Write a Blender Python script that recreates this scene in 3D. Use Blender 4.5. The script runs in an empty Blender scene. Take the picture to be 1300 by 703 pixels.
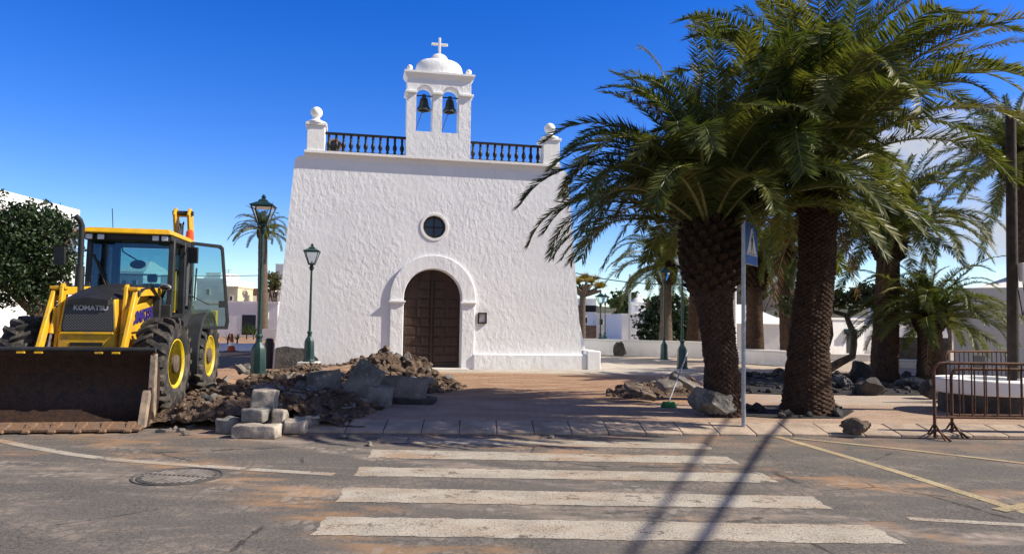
import bpy, bmesh, math, random
import numpy as np
from mathutils import Vector, Matrix, noise
from mathutils.geometry import tessellate_polygon

R = math.radians
PI = math.pi
scene = bpy.context.scene
COL = scene.collection
rnd = random.Random(7)

# ------------------------------------------------------------------ camera
PITCH, ROLL, EYE, FOC = R(3.38), R(0.8), 1.55, 940.0
RIGHT = Vector((1, 0, 0)); UP = Vector((0, -math.sin(PITCH), math.cos(PITCH))); FWD = Vector((0, math.cos(PITCH), math.sin(PITCH)))
XC = RIGHT * math.cos(ROLL) + UP * math.sin(ROLL)
YC = UP * math.cos(ROLL) - RIGHT * math.sin(ROLL)
EYEV = Vector((0, 0, EYE))
cd = bpy.data.cameras.new("camera")
cam = bpy.data.objects.new("camera", cd)
COL.objects.link(cam)
m3 = Matrix((XC, YC, -FWD)).transposed()
cam.matrix_world = Matrix.Translation(EYEV) @ m3.to_4x4()
cd.sensor_width = 36.0
cd.lens = 36.0 * FOC / 1300.0
cd.clip_start = 0.05
cd.clip_end = 6000.0
scene.camera = cam

def ray(px, py):
    a = (px - 650.0) / FOC; b = (351.5 - py) / FOC
    return XC * a + YC * b + FWD
def W(px, py, z=0.12):
    d = ray(px, py); t = (z - EYE) / d.z
    return EYEV + d * t
def P(px, py, Y):
    d = ray(px, py)
    return EYEV + d * (Y / d.y)

# ------------------------------------------------------------------ world, sun, exposure
SUN_EL, SUN_AZ = R(39), R(87)           # azimuth measured from -Y (behind the camera) towards +X
sv = Vector((math.sin(SUN_AZ) * math.cos(SUN_EL), -math.cos(SUN_AZ) * math.cos(SUN_EL), math.sin(SUN_EL)))
scene.view_settings.view_transform = 'Standard'
scene.view_settings.look = 'None'
scene.view_settings.gamma = 1.0
scene.view_settings.exposure = 0.50
world = bpy.data.worlds.new("World"); scene.world = world
world.use_nodes = True
nt = world.node_tree; nt.nodes.clear()
def wn(t, **kw):
    n = nt.nodes.new(t)
    for k, v in kw.items(): setattr(n, k, v)
    return n
sky = wn('ShaderNodeTexSky', sky_type='NISHITA', sun_disc=False)
sky.sun_elevation = SUN_EL
sky.sun_rotation = math.atan2(sv.x, sv.y)
sky.altitude = 300; sky.air_density = 0.9; sky.dust_density = 0.25; sky.ozone_density = 3.0
hs = wn('ShaderNodeHueSaturation'); hs.inputs['Hue'].default_value = 0.522; hs.inputs['Saturation'].default_value = 1.41; hs.inputs['Value'].default_value = 2.05
nt.links.new(sky.outputs[0], hs.inputs['Color'])
tc = wn('ShaderNodeTexCoord')
sep = wn('ShaderNodeSeparateXYZ'); nt.links.new(tc.outputs['Generated'], sep.inputs[0])
def wmath(op, a, b=None, clamp=False):
    n = wn('ShaderNodeMath', operation=op, use_clamp=clamp)
    for i, v in enumerate((a, b)):
        if v is None: continue
        if isinstance(v, (int, float)): n.inputs[i].default_value = v
        else: nt.links.new(v, n.inputs[i])
    return n.outputs[0]
def wramp(v, lo, hi, a=0., b=1.):
    n = wn('ShaderNodeMapRange', interpolation_type='SMOOTHSTEP')
    nt.links.new(v, n.inputs[0])
    for i, x in enumerate((lo, hi, a, b)): n.inputs[i + 1].default_value = x
    return n.outputs[0]
cmap = wn('ShaderNodeMapping'); cmap.inputs['Scale'].default_value = (1, 1, 2.1); cmap.inputs['Location'].default_value = (0.35, 0.1, 0.2)
nt.links.new(tc.outputs['Generated'], cmap.inputs[0])
cno = wn('ShaderNodeTexNoise'); cno.inputs['Scale'].default_value = 4.2; cno.inputs['Detail'].default_value = 9; cno.inputs['Roughness'].default_value = 0.55
nt.links.new(cmap.outputs[0], cno.inputs[0])
az = wmath('ARCTAN2', sep.outputs[0], sep.outputs[1])
m_az = wramp(az, 0.22, 0.50)
m_el = wramp(sep.outputs[2], 0.14, 0.46, 1., 0.)
cover = wmath('MULTIPLY', wmath('MULTIPLY', m_az, m_el), wramp(sep.outputs[2], 0.05, 0.15, 0.45, 1.))
thr = wmath('ADD', cno.outputs[0], wmath('MULTIPLY', cover, 0.36))
cl = wmath('MULTIPLY', wramp(thr, 0.72, 0.92), m_az)
# unseen broken cloud added behind the camera to make the fill light less blue
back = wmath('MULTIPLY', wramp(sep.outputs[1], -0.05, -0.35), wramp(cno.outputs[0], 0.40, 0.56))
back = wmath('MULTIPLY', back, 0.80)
zen = wn('ShaderNodeMix', data_type='RGBA', blend_type='MULTIPLY'); zen.inputs[0].default_value = 1.0
zr = wramp(sep.outputs[2], 0.42, 0.85, 1.0, 0.42); nt.links.new(hs.outputs[0], zen.inputs[6]); nt.links.new(zr, zen.inputs[7])      # the sky deepens towards the zenith
cmix = wn('ShaderNodeMix', data_type='RGBA')
nt.links.new(cl, cmix.inputs[0]); nt.links.new(zen.outputs[2], cmix.inputs[6])
cmix.inputs[7].default_value = (6.2, 6.4, 6.8, 1)
bg = wn('ShaderNodeBackground'); bg.inputs[1].default_value = 0.070
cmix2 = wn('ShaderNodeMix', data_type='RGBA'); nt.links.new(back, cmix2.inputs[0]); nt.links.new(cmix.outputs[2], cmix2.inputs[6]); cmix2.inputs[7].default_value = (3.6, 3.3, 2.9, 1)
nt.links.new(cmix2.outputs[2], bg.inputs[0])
wo = wn('ShaderNodeOutputWorld'); nt.links.new(bg.outputs[0], wo.inputs[0])

sl = bpy.data.lights.new("sun", 'SUN'); sl.energy = 4.9; sl.angle = R(0.5); sl.color = (1.0, 0.90, 0.75)
so = bpy.data.objects.new("sun", sl); COL.objects.link(so)
so.rotation_euler = sv.to_track_quat('Z', 'Y').to_euler()
so.location = (20, -5, 30)
scene.cycles.max_bounces = 8
scene.cycles.transparent_max_bounces = 24

# ------------------------------------------------------------------ materials
class NT:
    def __init__(s, name):
        s.m = bpy.data.materials.new(name); s.m.use_nodes = True
        s.t = s.m.node_tree; s.t.nodes.clear()
        s.out = s.t.nodes.new('ShaderNodeOutputMaterial')
        s.tc = s.n('ShaderNodeTexCoord')
    def n(s, t, **kw):
        x = s.t.nodes.new(t)
        for k, v in kw.items(): setattr(x, k, v)
        return x
    def put(s, sock, v):
        if v is None: return
        if hasattr(v, 'is_linked'): s.t.links.new(v, sock)
        elif isinstance(v, (tuple, list)) and len(v) == 3 and sock.type == 'RGBA': sock.default_value = (*v, 1)
        else: sock.default_value = v
    def math(s, op, a, b=None, clamp=False):
        x = s.n('ShaderNodeMath', operation=op, use_clamp=clamp); s.put(x.inputs[0], a); s.put(x.inputs[1], b); return x.outputs[0]
    def noise(s, scale, detail=5, rough=.55, vec=None, dist=0.):
        x = s.n('ShaderNodeTexNoise'); s.put(x.inputs['Vector'], vec if vec is not None else s.tc.outputs['Object'])
        x.inputs['Scale'].default_value = scale; x.inputs['Detail'].default_value = detail; x.inputs['Roughness'].default_value = rough; x.inputs['Distortion'].default_value = dist
        return x.outputs[0]
    def voro(s, scale, vec=None, feature='F1', out=0):
        x = s.n('ShaderNodeTexVoronoi', feature=feature); s.put(x.inputs['Vector'], vec if vec is not None else s.tc.outputs['Object'])
        x.inputs['Scale'].default_value = scale; return x.outputs[out]
    def map(s, scale=(1, 1, 1), rot=(0, 0, 0), loc=(0, 0, 0), vec=None):
        x = s.n('ShaderNodeMapping'); s.put(x.inputs[0], vec if vec is not None else s.tc.outputs['Object'])
        x.inputs['Scale'].default_value = scale; x.inputs['Rotation'].default_value = rot; x.inputs['Location'].default_value = loc
        return x.outputs[0]
    def ramp(s, v, lo, hi, a=0., b=1., smooth=True):
        x = s.n('ShaderNodeMapRange', interpolation_type='SMOOTHSTEP' if smooth else 'LINEAR'); s.put(x.inputs[0], v)
        for i, q in enumerate((lo, hi, a, b)): x.inputs[i + 1].default_value = q
        return x.outputs[0]
    def mix(s, f, a, b, mode='MIX'):
        x = s.n('ShaderNodeMix', data_type='RGBA', blend_type=mode); s.put(x.inputs[0], f); s.put(x.inputs[6], a); s.put(x.inputs[7], b); return x.outputs[2]
    def bump(s, h, dist=0.01, strength=1.0, normal=None):
        x = s.n('ShaderNodeBump'); x.inputs['Strength'].default_value = strength; x.inputs['Distance'].default_value = dist
        s.put(x.inputs['Height'], h)
        if normal is not None: s.put(x.inputs['Normal'], normal)
        return x.outputs[0]
    def bsdf(s, col, rough=.7, metal=0., normal=None, spec=.4, **kw):
        x = s.n('ShaderNodeBsdfPrincipled'); s.put(x.inputs['Base Color'], col); s.put(x.inputs['Roughness'], rough); s.put(x.inputs['Metallic'], metal)
        s.put(x.inputs['Specular IOR Level'], spec)
        if normal is not None: s.put(x.inputs['Normal'], normal)
        for k, v in kw.items(): s.put(x.inputs[k], v)
        return x.outputs[0]
    def ycoord(s):
        x = s.n('ShaderNodeSeparateXYZ'); s.put(x.inputs[0], s.tc.outputs['Object']); return x.outputs[1]
    def done(s, sh):
        s.t.links.new(sh, s.out.inputs[0]); return s.m

def mul(c, k): return tuple(min(1., x * k) for x in c)
def simple(name, col, rough=.7, var=.25, scale=4., col2=None, bump=0., bscale=30., metal=0., spec=.4):
    t = NT(name)
    f = t.ramp(t.noise(scale, 6, .6), .3, .7)
    c = t.mix(f, mul(col, 1 - var), col2 if col2 else mul(col, 1 + var))
    nrm = t.bump(t.noise(bscale, 5, .6), bump) if bump else None
    return t.done(t.bsdf(c, rough, metal, nrm, spec))

def plaster(name, col=(.82, .82, .80), d=.02, sc=5.5):
    t = NT(name)
    v = t.map((1.25, 1.0, .8), (0, R(18), 0))
    a = t.noise(sc, 2, .42, v, .25)
    b = t.noise(sc * 2.3, 2, .45, t.map((1.2, 1, .75), (0, R(-25), 0)), .2)
    c = t.noise(sc * 9, 3, .5)
    h = t.math('ADD', t.math('ADD', a, t.math('MULTIPLY', b, .42)), t.math('MULTIPLY', c, .035))
    dirt = t.ramp(t.noise(.8, 6, .65), .5, .8)
    colr = t.mix(t.math('MULTIPLY', dirt, .35), col, mul(col, .82))
    streak = t.ramp(t.noise(1.6, 6, .65, t.map((2.6, 1, .16))), .52, .78)
    colr = t.mix(t.math('MULTIPLY', streak, .42), colr, mul(col, .80))
    patch = t.ramp(t.noise(.55, 2, .5, t.map((1, 1, 1), loc=(4, 0, 7))), .50, .53)
    colr = t.mix(t.math('MULTIPLY', patch, .45), colr, mul(col, 1.08))
    gx = t.n('ShaderNodeSeparateXYZ'); t.put(gx.inputs[0], t.tc.outputs['Object'])
    low = t.math('MULTIPLY', t.ramp(gx.outputs[2], .0, .7, 1., 0.), t.ramp(t.noise(3, 5, .6), .35, .7))
    colr = t.mix(t.math('MULTIPLY', low, .45), colr, (.55, .46, .37))
    amp = t.ramp(t.noise(.45, 3, .5, t.map((1, 1, 1), loc=(2, 5, 1))), .35, .62, .45, 1.15)
    h = t.math('MULTIPLY', h, amp)
    return t.done(t.bsdf(colr, .85, 0, t.bump(h, d, 1.0), .2))

M = {}
M['plaster'] = plaster('church_plaster', (.83, .845, .86), d=.014, sc=6.6)
M['baluster'] = simple('near_black_wood', (.012, .010, .010), .5, .3, 9)
M['castiron_dark'] = simple('dark_cast_iron', (.085, .078, .072), .8, .35, 6)
M['castiron'] = simple('dusty_cast_iron', (.22, .195, .17), .8, .35, 6)
M['plaster_trim'] = plaster('smooth_trim_plaster', (.86, .86, .84), .006, 8)
M['whitewash'] = plaster('whitewashed_wall', (.80, .80, .78), .008, 4)
M['greywall'] = plaster('greyish_white_wall', (.66, .66, .65), .006, 4)
M['cream'] = simple('cream_render', (.62, .55, .38), .85, .1)
M['rubble_wall'] = simple('rough_field_stone', (.10, .095, .09), .9, .45, 5, bump=.03, bscale=9)
M['darkstone'] = simple('volcanic_stone', (.055, .05, .047), .95, .5, 3, bump=.03, bscale=14)
M['bell'] = simple('dark_bronze', (.035, .045, .045), .45, .3, 6, metal=.6)
M['darkwood'] = simple('dark_stained_wood', (.035, .018, .012), .55, .4, 9)
M['iron'] = simple('black_iron', (.02, .02, .021), .5, .3, 8)
M['rope'] = simple('rope', (.16, .14, .12), .9)
M['glass_dark'] = simple('dark_window', (.012, .014, .018), .12, .2, 2, spec=.6)
M['lampgreen'] = simple('dark_green_paint', (.014, .047, .046), .42, .3, 5, bump=.002)
M['kerb'] = simple('dusty_kerb_stone', (.40, .315, .24), .92, .25, 3, bump=.01, bscale=28)
M['wornsteel'] = simple('worn_steel_and_dried_mud', (.27, .23, .19), .8, .4, 7, col2=(.40, .30, .21))
M['concrete'] = simple('old_concrete', (.36, .315, .265), .92, .35, 6, bump=.012, bscale=28)
M['concrete_dark'] = simple('dirty_concrete', (.20, .19, .175), .92, .4, 5, bump=.014, bscale=22)
M['pad'] = simple('white_concrete_pad', (.60, .58, .54), .9, .15)
M['steel'] = simple('galvanised_steel', (.40, .41, .42), .45, .15, 12, metal=.6)
M['pole_wood'] = simple('creosoted_wood', (.05, .038, .03), .85, .4, 6, bump=.01, bscale=20)
M['cable'] = simple('black_cable', (.015, .015, .016), .6)
def grimy_paint(name, col, rough=.42):
    t = NT(name)
    sx = t.n('ShaderNodeSeparateXYZ'); t.put(sx.inputs[0], t.tc.outputs['Object'])
    c = t.mix(t.ramp(t.noise(5, 5, .6), .3, .7), mul(col, .86), mul(col, 1.08))
    dust = t.math('MULTIPLY', t.ramp(t.noise(7, 8, .7), .46, .68), t.ramp(sx.outputs[2], .5, 2.0, .75, .28))
    c = t.mix(dust, c, (.30, .20, .10))
    scr = t.ramp(t.noise(22, 6, .7, t.map((1, 1, 5))), .66, .70)
    c = t.mix(t.math('MULTIPLY', scr, .8), c, (.09, .06, .04))
    return t.done(t.bsdf(c, t.math('ADD', rough, t.math('MULTIPLY', dust, .4)), 0, None, .4))
M['yellow'] = grimy_paint('yellow_machine_paint', (.70, .40, .012))
M['yellowrim'] = grimy_paint('bright_yellow_rim_paint', (.80, .58, .01))
M['blackplastic'] = simple('black_plastic', (.02, .021, .023), .5, .25, 6)
M['graphite'] = simple('graphite_paint', (.030, .033, .036), .42, .25, 5)
M['hose'] = simple('hydraulic_hose', (.012, .012, .012), .5)
M['chrome'] = simple('chromed_rod', (.6, .6, .6), .2, .05, 5, metal=.9)
M['amber'] = simple('amber_lens', (.75, .10, .02), .25)
M['lens'] = simple('clear_lens', (.55, .57, .60), .12, .1, 9, spec=.8)
M['navy'] = simple('navy_lettering', (.03, .02, .16), .5, .05)
M['greytext'] = simple('silver_lettering', (.45, .46, .47), .4, .05)
M['seat'] = simple('black_seat_fabric', (.012, .012, .013), .9)
M['signblue'] = simple('sign_blue', (.01, .10, .48), .4, .06)
M['signwhite'] = simple('sign_white', (.80, .80, .80), .4, .04)
M['signblack'] = simple('sign_black', (.012, .012, .012), .5, .04)
M['paper'] = simple('notice_paper', (.70, .70, .68), .8, .05)
M['brown_tile'] = simple('brown_roof', (.14, .10, .08), .85, .3, 3)
M['bark'] = simple('grey_bark', (.10, .075, .055), .95, .4, 5, bump=.03, bscale=12)
M['broomgreen'] = simple('green_bristles', (.02, .16, .05), .7)
M['conecol'] = simple('orange_cone', (.34, .06, .02), .7)
M['plank'] = simple('weathered_plank', (.30, .19, .12), .85, .35, 5, bump=.006)

def rusty(name, a, b, amount, rough=.75, metal=.2):
    t = NT(name)
    f = t.ramp(t.noise(9, 8, .7), .5 - amount * .4, .72 - amount * .4)
    g = t.mix(t.ramp(t.noise(40, 4, .6), .3, .7), mul(b, .6), mul(b, 1.3))
    return t.done(t.bsdf(t.mix(f, a, g), rough, metal, t.bump(t.noise(35, 5, .6), .004)))
M['rust'] = rusty('rusted_barrier_paint', (.030, .020, .017), (.14, .062, .032), .40)
M['bucket'] = rusty('worn_bucket_steel', (.022, .018, .018), (.055, .03, .02), .4, .6)
M['edge'] = rusty('mud_caked_steel_edge', (.20, .165, .14), (.22, .135, .085), .55, .75)

def mesh_grille():
    t = NT('grille_mesh')
    v = t.map((34, 34, 34), (0, R(45), 0))
    s = t.n('ShaderNodeSeparateXYZ'); t.put(s.inputs[0], v)
    fx = t.math('ABSOLUTE', t.math('SUBTRACT', t.math('FRACT', s.outputs[0]), .5)); fz = t.math('ABSOLUTE', t.math('SUBTRACT', t.math('FRACT', s.outputs[2]), .5))
    hole = t.math('LESS_THAN', t.math('MAXIMUM', fx, fz), .33)
    return t.done(t.bsdf(t.mix(hole, (.10, .105, .11), (.004, .004, .004)), .5, .2))
M['grille'] = mesh_grille()

def tyre_mat():
    t = NT('tyre_rubber')
    f = t.ramp(t.noise(6, 7, .65), .42, .68)
    return t.done(t.bsdf(t.mix(f, (.030, .029, .029), (.12, .105, .09)), .85, 0, t.bump(t.noise(50, 4, .6), .003), .25))
M['tyre'] = tyre_mat()

def glass(name, tint, gl=.12):
    t = NT(name)
    tr = t.n('ShaderNodeBsdfTransparent'); t.put(tr.inputs[0], tint)
    g = t.n('ShaderNodeBsdfGlossy'); t.put(g.inputs[0], (.9, .95, 1.)); g.inputs['Roughness'].default_value = .02
    fr = t.n('ShaderNodeFresnel'); fr.inputs[0].default_value = 1.45
    mx = t.n('ShaderNodeMixShader'); t.put(mx.inputs[0], t.math('ADD', fr.outputs[0], gl * .2)); t.t.links.new(tr.outputs[0], mx.inputs[1]); t.t.links.new(g.outputs[0], mx.inputs[2])
    return t.done(mx.outputs[0])
M['cabglass'] = glass('tinted_cab_glass', (.58, .74, .76))
M['lampglass'] = glass('lantern_glass', (.86, .90, .92))

def leafmat(name, c1, c2, tr=.35, rough=.45, sc=1.2, spec=.4):
    t = NT(name)
    oi = t.n('ShaderNodeObjectInfo')
    gm = t.n('ShaderNodeNewGeometry')
    f = t.ramp(t.math('ADD', t.math('MULTIPLY', t.noise(sc, 4), .55), t.math('ADD', t.math('MULTIPLY', gm.outputs['Random Per Island'], .25), t.math('MULTIPLY', oi.outputs['Random'], .3))), .25, .85)
    c = t.mix(f, c1, c2)
    p = t.n('ShaderNodeBsdfPrincipled'); t.put(p.inputs['Base Color'], c); p.inputs['Roughness'].default_value = rough; p.inputs['Specular IOR Level'].default_value = spec
    tl = t.n('ShaderNodeBsdfTranslucent'); t.put(tl.inputs[0], t.mix(1., c, (1.25, 1.35, .5), 'MULTIPLY'))
    mx = t.n('ShaderNodeMixShader'); mx.inputs[0].default_value = tr
    t.t.links.new(p.outputs[0], mx.inputs[1]); t.t.links.new(tl.outputs[0], mx.inputs[2])
    return t.done(mx.outputs[0])
M['frond'] = leafmat('palm_leaflets', (.048, .076, .023), (.19, .185, .048), .38, .46, spec=.28)
M['frond_yellow'] = leafmat('yellowing_and_sunlit_leaflets', (.10, .115, .03), (.24, .20, .05), .35)  # lighter yellow-green; also puts a sunlit tone into the colour of chosen fronds
M['frond_dead'] = leafmat('dry_brown_palm_leaflets', (.11, .06, .03), (.22, .13, .07), .2, .8)
M['rachis'] = simple('palm_leaf_rib', (.20, .20, .07), .5, .2, 3)
M['rachis_dead'] = simple('dry_palm_leaf_rib', (.24, .15, .08), .8)
M['leaf_dark'] = leafmat('dark_evergreen_leaves', (.014, .034, .014), (.036, .066, .022), .15)
M['leaf_mid'] = leafmat('green_leaves', (.035, .07, .02), (.09, .12, .035), .3)
M['leaf_olive'] = leafmat('olive_green_leaves', (.07, .085, .03), (.14, .13, .05), .3)
M['leaf_dragon'] = leafmat('dragon_tree_leaves', (.14, .14, .02), (.34, .24, .03), .3)

def palm_trunk_mat(name, a, b, c):
    t = NT(name)
    f = t.ramp(t.noise(7, 6, .65), .3, .7)
    g = t.ramp(t.noise(30, 4, .6, t.map((1, 1, .35))), .35, .7)
    col = t.mix(t.math('MULTIPLY', g, .7), t.mix(f, a, b), c)
    return t.done(t.bsdf(col, .95, 0, t.bump(t.noise(38, 5, .65, t.map((1, 1, .4))), .02), .15))
M['trunk'] = palm_trunk_mat('palm_trunk_scars', (.028, .019, .014), (.075, .048, .034), (.115, .072, .05))
M['boss'] = palm_trunk_mat('palm_leaf_base_stubs', (.022, .015, .012), (.052, .034, .023), (.085, .055, .034))
M['trunk_grey'] = palm_trunk_mat('greyish_palm_trunk', (.065, .050, .038), (.125, .10, .078), (.17, .135, .10))

def dirt_mat():
    t = NT('excavated_soil')
    a = t.noise(2.2, 8, .65); b = t.noise(14, 6, .65)
    c = t.mix(t.ramp(a, .35, .65), (.080, .056, .042), (.185, .132, .095))
    c = t.mix(t.ramp(b, .55, .75), c, (.28, .20, .14))
    c = t.mix(t.ramp(t.noise(5, 6, .6), .60, .72), c, (.07, .055, .048))
    h = t.math('ADD', t.noise(9, 8, .7), t.math('MULTIPLY', t.voro(26), .4))
    return t.done(t.bsdf(c, .95, 0, t.bump(h, .06), .15))
M['dirt'] = dirt_mat()
def rock_mat(name, a, b, c):
    t = NT(name)
    col = t.mix(t.ramp(t.noise(3.5, 7, .65), .35, .65), a, b)
    col = t.mix(t.ramp(t.noise(17, 5, .6), .58, .72), col, c)
    return t.done(t.bsdf(col, .93, 0, t.bump(t.noise(18, 7, .65), .03), .2))
M['rock_grey'] = rock_mat('grey_basalt', (.10, .10, .092), (.23, .22, .20), (.42, .40, .36))
M['rock_brown'] = rock_mat('brown_basalt', (.09, .07, .055), (.19, .145, .11), (.33, .27, .21))
M['rock_slab'] = rock_mat('broken_pavement_slab', (.14, .13, .12), (.26, .235, .21), (.44, .37, .29))
M['clod'] = rock_mat('soil_clods', (.075, .053, .040), (.19, .135, .095), (.36, .29, .22))

def road_mat():
    t = NT('dusty_asphalt')
    o = t.tc.outputs['Object']
    sx = t.n('ShaderNodeSeparateXYZ'); t.put(sx.inputs[0], o)
    fine = t.noise(85, 3, .75); med = t.noise(1.1, 7, .6)
    mid = t.noise(34, 5, .7)
    base = t.mix(t.ramp(t.math('ADD', t.math('MULTIPLY', fine, .5), t.math('MULTIPLY', mid, .5)), .40, .60), (.050, .047, .044), (.185, .170, .152))
    base = t.mix(t.ramp(t.voro(90), .0, .12, .5, 0.), base, (.26, .25, .23))
    base = t.mix(t.ramp(med, .35, .7, 0., .5), base, (.165, .145, .125))
    # grey streaks of dust dragged along the street
    st = t.noise(1.5, 8, .66, t.map((.50, 1.3, 1), (0, 0, R(-3)), (5, 2, 0)), .4)
    tread = t.ramp(t.voro(1.0, t.map((8, 4.5, 1), (0, 0, R(6))), 'DISTANCE_TO_EDGE'), .03, .16, .35, 1.)
    base = t.mix(t.math('MULTIPLY', t.math('MULTIPLY', t.ramp(st, .46, .64, 0., .8), tread), t.ramp(mid, .35, .6, .35, 1.)), base, (.30, .25, .20))
    # wheel tracks with tread prints
    def band(p, q, w):
        d = (q - p); d.z = 0; L = d.length; d /= L; nrm = Vector((-d.y, d.x, 0))
        dist = t.math('ABSOLUTE', t.math('ADD', t.math('ADD', t.math('MULTIPLY', sx.outputs[0], nrm.x), t.math('MULTIPLY', sx.outputs[1], nrm.y)), t.math('MULTIPLY', t.math('SUBTRACT', t.noise(.5, 2), .5), .5)))
        off = nrm.dot(p)
        dist = t.math('ABSOLUTE', t.math('SUBTRACT', t.math('ADD', t.math('ADD', t.math('MULTIPLY', sx.outputs[0], nrm.x), t.math('MULTIPLY', sx.outputs[1], nrm.y)), t.math('MULTIPLY', t.math('SUBTRACT', t.noise(.5, 2), .5), .6)), off))
        return t.ramp(dist, w * .45, w, 1., 0.), math.atan2(d.y, d.x)
    for (p, q, w, tint) in ((W(560, 557, 0), W(1180, 622, 0), .42, (.40, .24, .13)), (W(0, 592, 0), W(640, 640, 0), .40, (.34, .28, .22)), (W(640, 600, 0), W(1300, 690, 0), .30, (.34, .28, .23)), (W(150, 560, 0), W(420, 650, 0), .55, (.37, .22, .11))):
        bm_, ang = band(p, q, w)
        tv = t.map((9, 5, 1), (0, 0, -ang))
        cell = t.voro(1.0, tv, 'DISTANCE_TO_EDGE')
        chips = t.math('MULTIPLY', t.ramp(cell, .10, .2), t.ramp(t.noise(2.0, 5, .6), .47, .6))
        f1 = t.math('MULTIPLY', bm_, t.ramp(t.noise(2.6, 7, .65, t.map((.5, 1.4, 1))), .42, .66))
        base = t.mix(t.math('MULTIPLY', f1, .8), base, tint)
        base = t.mix(t.math('MULTIPLY', t.math('MULTIPLY', bm_, chips), .45), base, (.40, .36, .31))
    # reddish soil near the kerb
    near = t.ramp(sx.outputs[1], 8.6, 10.3)
    soil = t.math('MULTIPLY', near, t.ramp(t.noise(1.3, 8, .66), .44, .62))
    base = t.mix(t.math('MULTIPLY', soil, .65), base, (.30, .19, .125))
    spot = t.ramp(t.noise(.62, 9, .68, t.map((.7, 1.3, 1), loc=(3.1, 0, 0))), .60, .70)
    base = t.mix(t.math('MULTIPLY', spot, .75), base, (.38, .22, .115))
    base = t.mix(t.ramp(t.noise(11, 6, .7), .54, .70, 0., .45), base, (.26, .22, .18))
    crk = t.voro(.42, t.map((1, 1, 1), loc=(1.7, .4, 0), vec=None), 'DISTANCE_TO_EDGE')
    wob = t.math('ADD', crk, t.math('MULTIPLY', t.math('SUBTRACT', t.noise(5, 5, .6), .5), .05))
    crack = t.math('MULTIPLY', t.ramp(t.math('ABSOLUTE', wob), .002, .007, 1., 0.), t.ramp(t.noise(.7, 3), .48, .56))
    base = t.mix(t.math('MULTIPLY', crack, .7), base, (.025, .024, .023))
    h = t.math('ADD', fine, t.math('MULTIPLY', t.noise(45, 4), .6))
    return t.done(t.bsdf(base, .9, 0, t.bump(h, .006), .25))
M['road'] = road_mat()

def paint_mat(name, col, wear=.5):
    t = NT(name)
    o = t.tc.outputs['Object']
    g = t.mix(t.ramp(t.noise(3, 6, .6), .35, .7), col, mul(col, .78))
    soil = t.math('MULTIPLY', t.math('MULTIPLY', t.ramp(t.noise(1.2, 9, .68, t.map((.6, 1.6, 1))), .45, .62), t.ramp(t.ycoord(), 6.2, 8.6, .45, 1.)), .85)
    g = t.mix(soil, g, (.40, .26, .16))
    p = t.bsdf(g, .85, 0, t.bump(t.noise(150, 3), .004), .25)
    tr = t.n('ShaderNodeBsdfTransparent')
    a = t.math('MAXIMUM', t.math('MULTIPLY', t.ramp(t.noise(52, 4, .8), .53, .59), t.ramp(t.noise(2.5, 4, .6), .35, .6, .35, 1.)), t.ramp(t.noise(4.0, 9, .75), .60 + (.5 - wear) * .2, .70 + (.5 - wear) * .2))
    mx = t.n('ShaderNodeMixShader'); t.put(mx.inputs[0], a); t.t.links.new(p, mx.inputs[1]); t.t.links.new(tr.outputs[0], mx.inputs[2])
    return t.done(mx.outputs[0])
M['stripe'] = paint_mat('worn_white_road_paint', (.50, .455, .375), .74)
M['line_yellow'] = paint_mat('worn_yellow_road_paint', (.50, .42, .25), .70)

def plaza_mat():
    t = NT('dusty_block_paving')
    sx = t.n('ShaderNodeSeparateXYZ'); t.put(sx.inputs[0], t.tc.outputs['Object'])
    br = t.n('ShaderNodeTexBrick'); t.put(br.inputs['Vector'], t.map((1, 1, 1), (0, 0, R(45))))
    br.inputs['Scale'].default_value = 1.0; br.inputs['Brick Width'].default_value = .21; br.inputs['Row Height'].default_value = .105; br.inputs['Mortar Size'].default_value = .007
    br.inputs['Color1'].default_value = (.43, .29, .21, 1); br.inputs['Color2'].default_value = (.33, .24, .185, 1); br.inputs['Mortar'].default_value = (.19, .15, .12, 1); br.inputs['Bias'].default_value = -.2
    sand = t.mix(t.noise(6, 7, .65), (.40, .285, .20), (.53, .41, .31))
    pav = t.mix(t.ramp(t.noise(1.4, 8, .65, t.map((.6, 1.5, 1))), .38, .64, .12, .85), br.outputs[0], sand)
    earth = t.mix(t.ramp(t.noise(2.8, 8, .68, t.map((.5, 1.6, 1))), .35, .68), (.29, .165, .095), (.46, .31, .20))
    earth = t.mix(t.ramp(t.noise(24, 5, .6), .56, .72), earth, (.42, .33, .25))
    wob = t.math('MULTIPLY', t.math('SUBTRACT', t.noise(.9, 6, .6), .5), 2.4)
    yy = t.math('ADD', sx.outputs[1], wob); xx = t.math('ADD', sx.outputs[0], wob)
    fe = t.math('MULTIPLY', t.math('MULTIPLY', t.ramp(yy, 13.0, 13.9), t.ramp(yy, 19.8, 20.6, 1., 0.)), t.ramp(xx, 3.6, 4.4, 1., 0.))
    fe = t.math('MAXIMUM', fe, t.ramp(xx, -3.0, -2.2, 1., 0.))
    c = t.mix(fe, pav, earth)
    conc = t.mix(t.ramp(t.noise(1.6, 7, .6), .3, .7), (.40, .36, .30), (.53, .485, .42))
    fc = t.math('MULTIPLY', t.ramp(t.math('ADD', sx.outputs[1], t.math('MULTIPLY', wob, .4)), 20.3, 20.9), t.ramp(sx.outputs[0], -4.5, -3.5))
    c = t.mix(fc, c, conc)
    fr_ = t.math('MULTIPLY', t.ramp(xx, 4.4, 5.6), t.ramp(yy, 13.2, 13.9))
    c = t.mix(fr_, c, t.mix(.5, conc, sand))
    h = t.math('ADD', t.math('MULTIPLY', br.outputs['Fac'], -.5), t.noise(20, 7, .7))
    h = t.math('ADD', h, t.math('MULTIPLY', t.math('MULTIPLY', fe, t.noise(4, 7, .7)), 2.5))
    return t.done(t.bsdf(c, .93, 0, t.bump(h, .02), .2))
M['plaza'] = plaza_mat()
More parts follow.
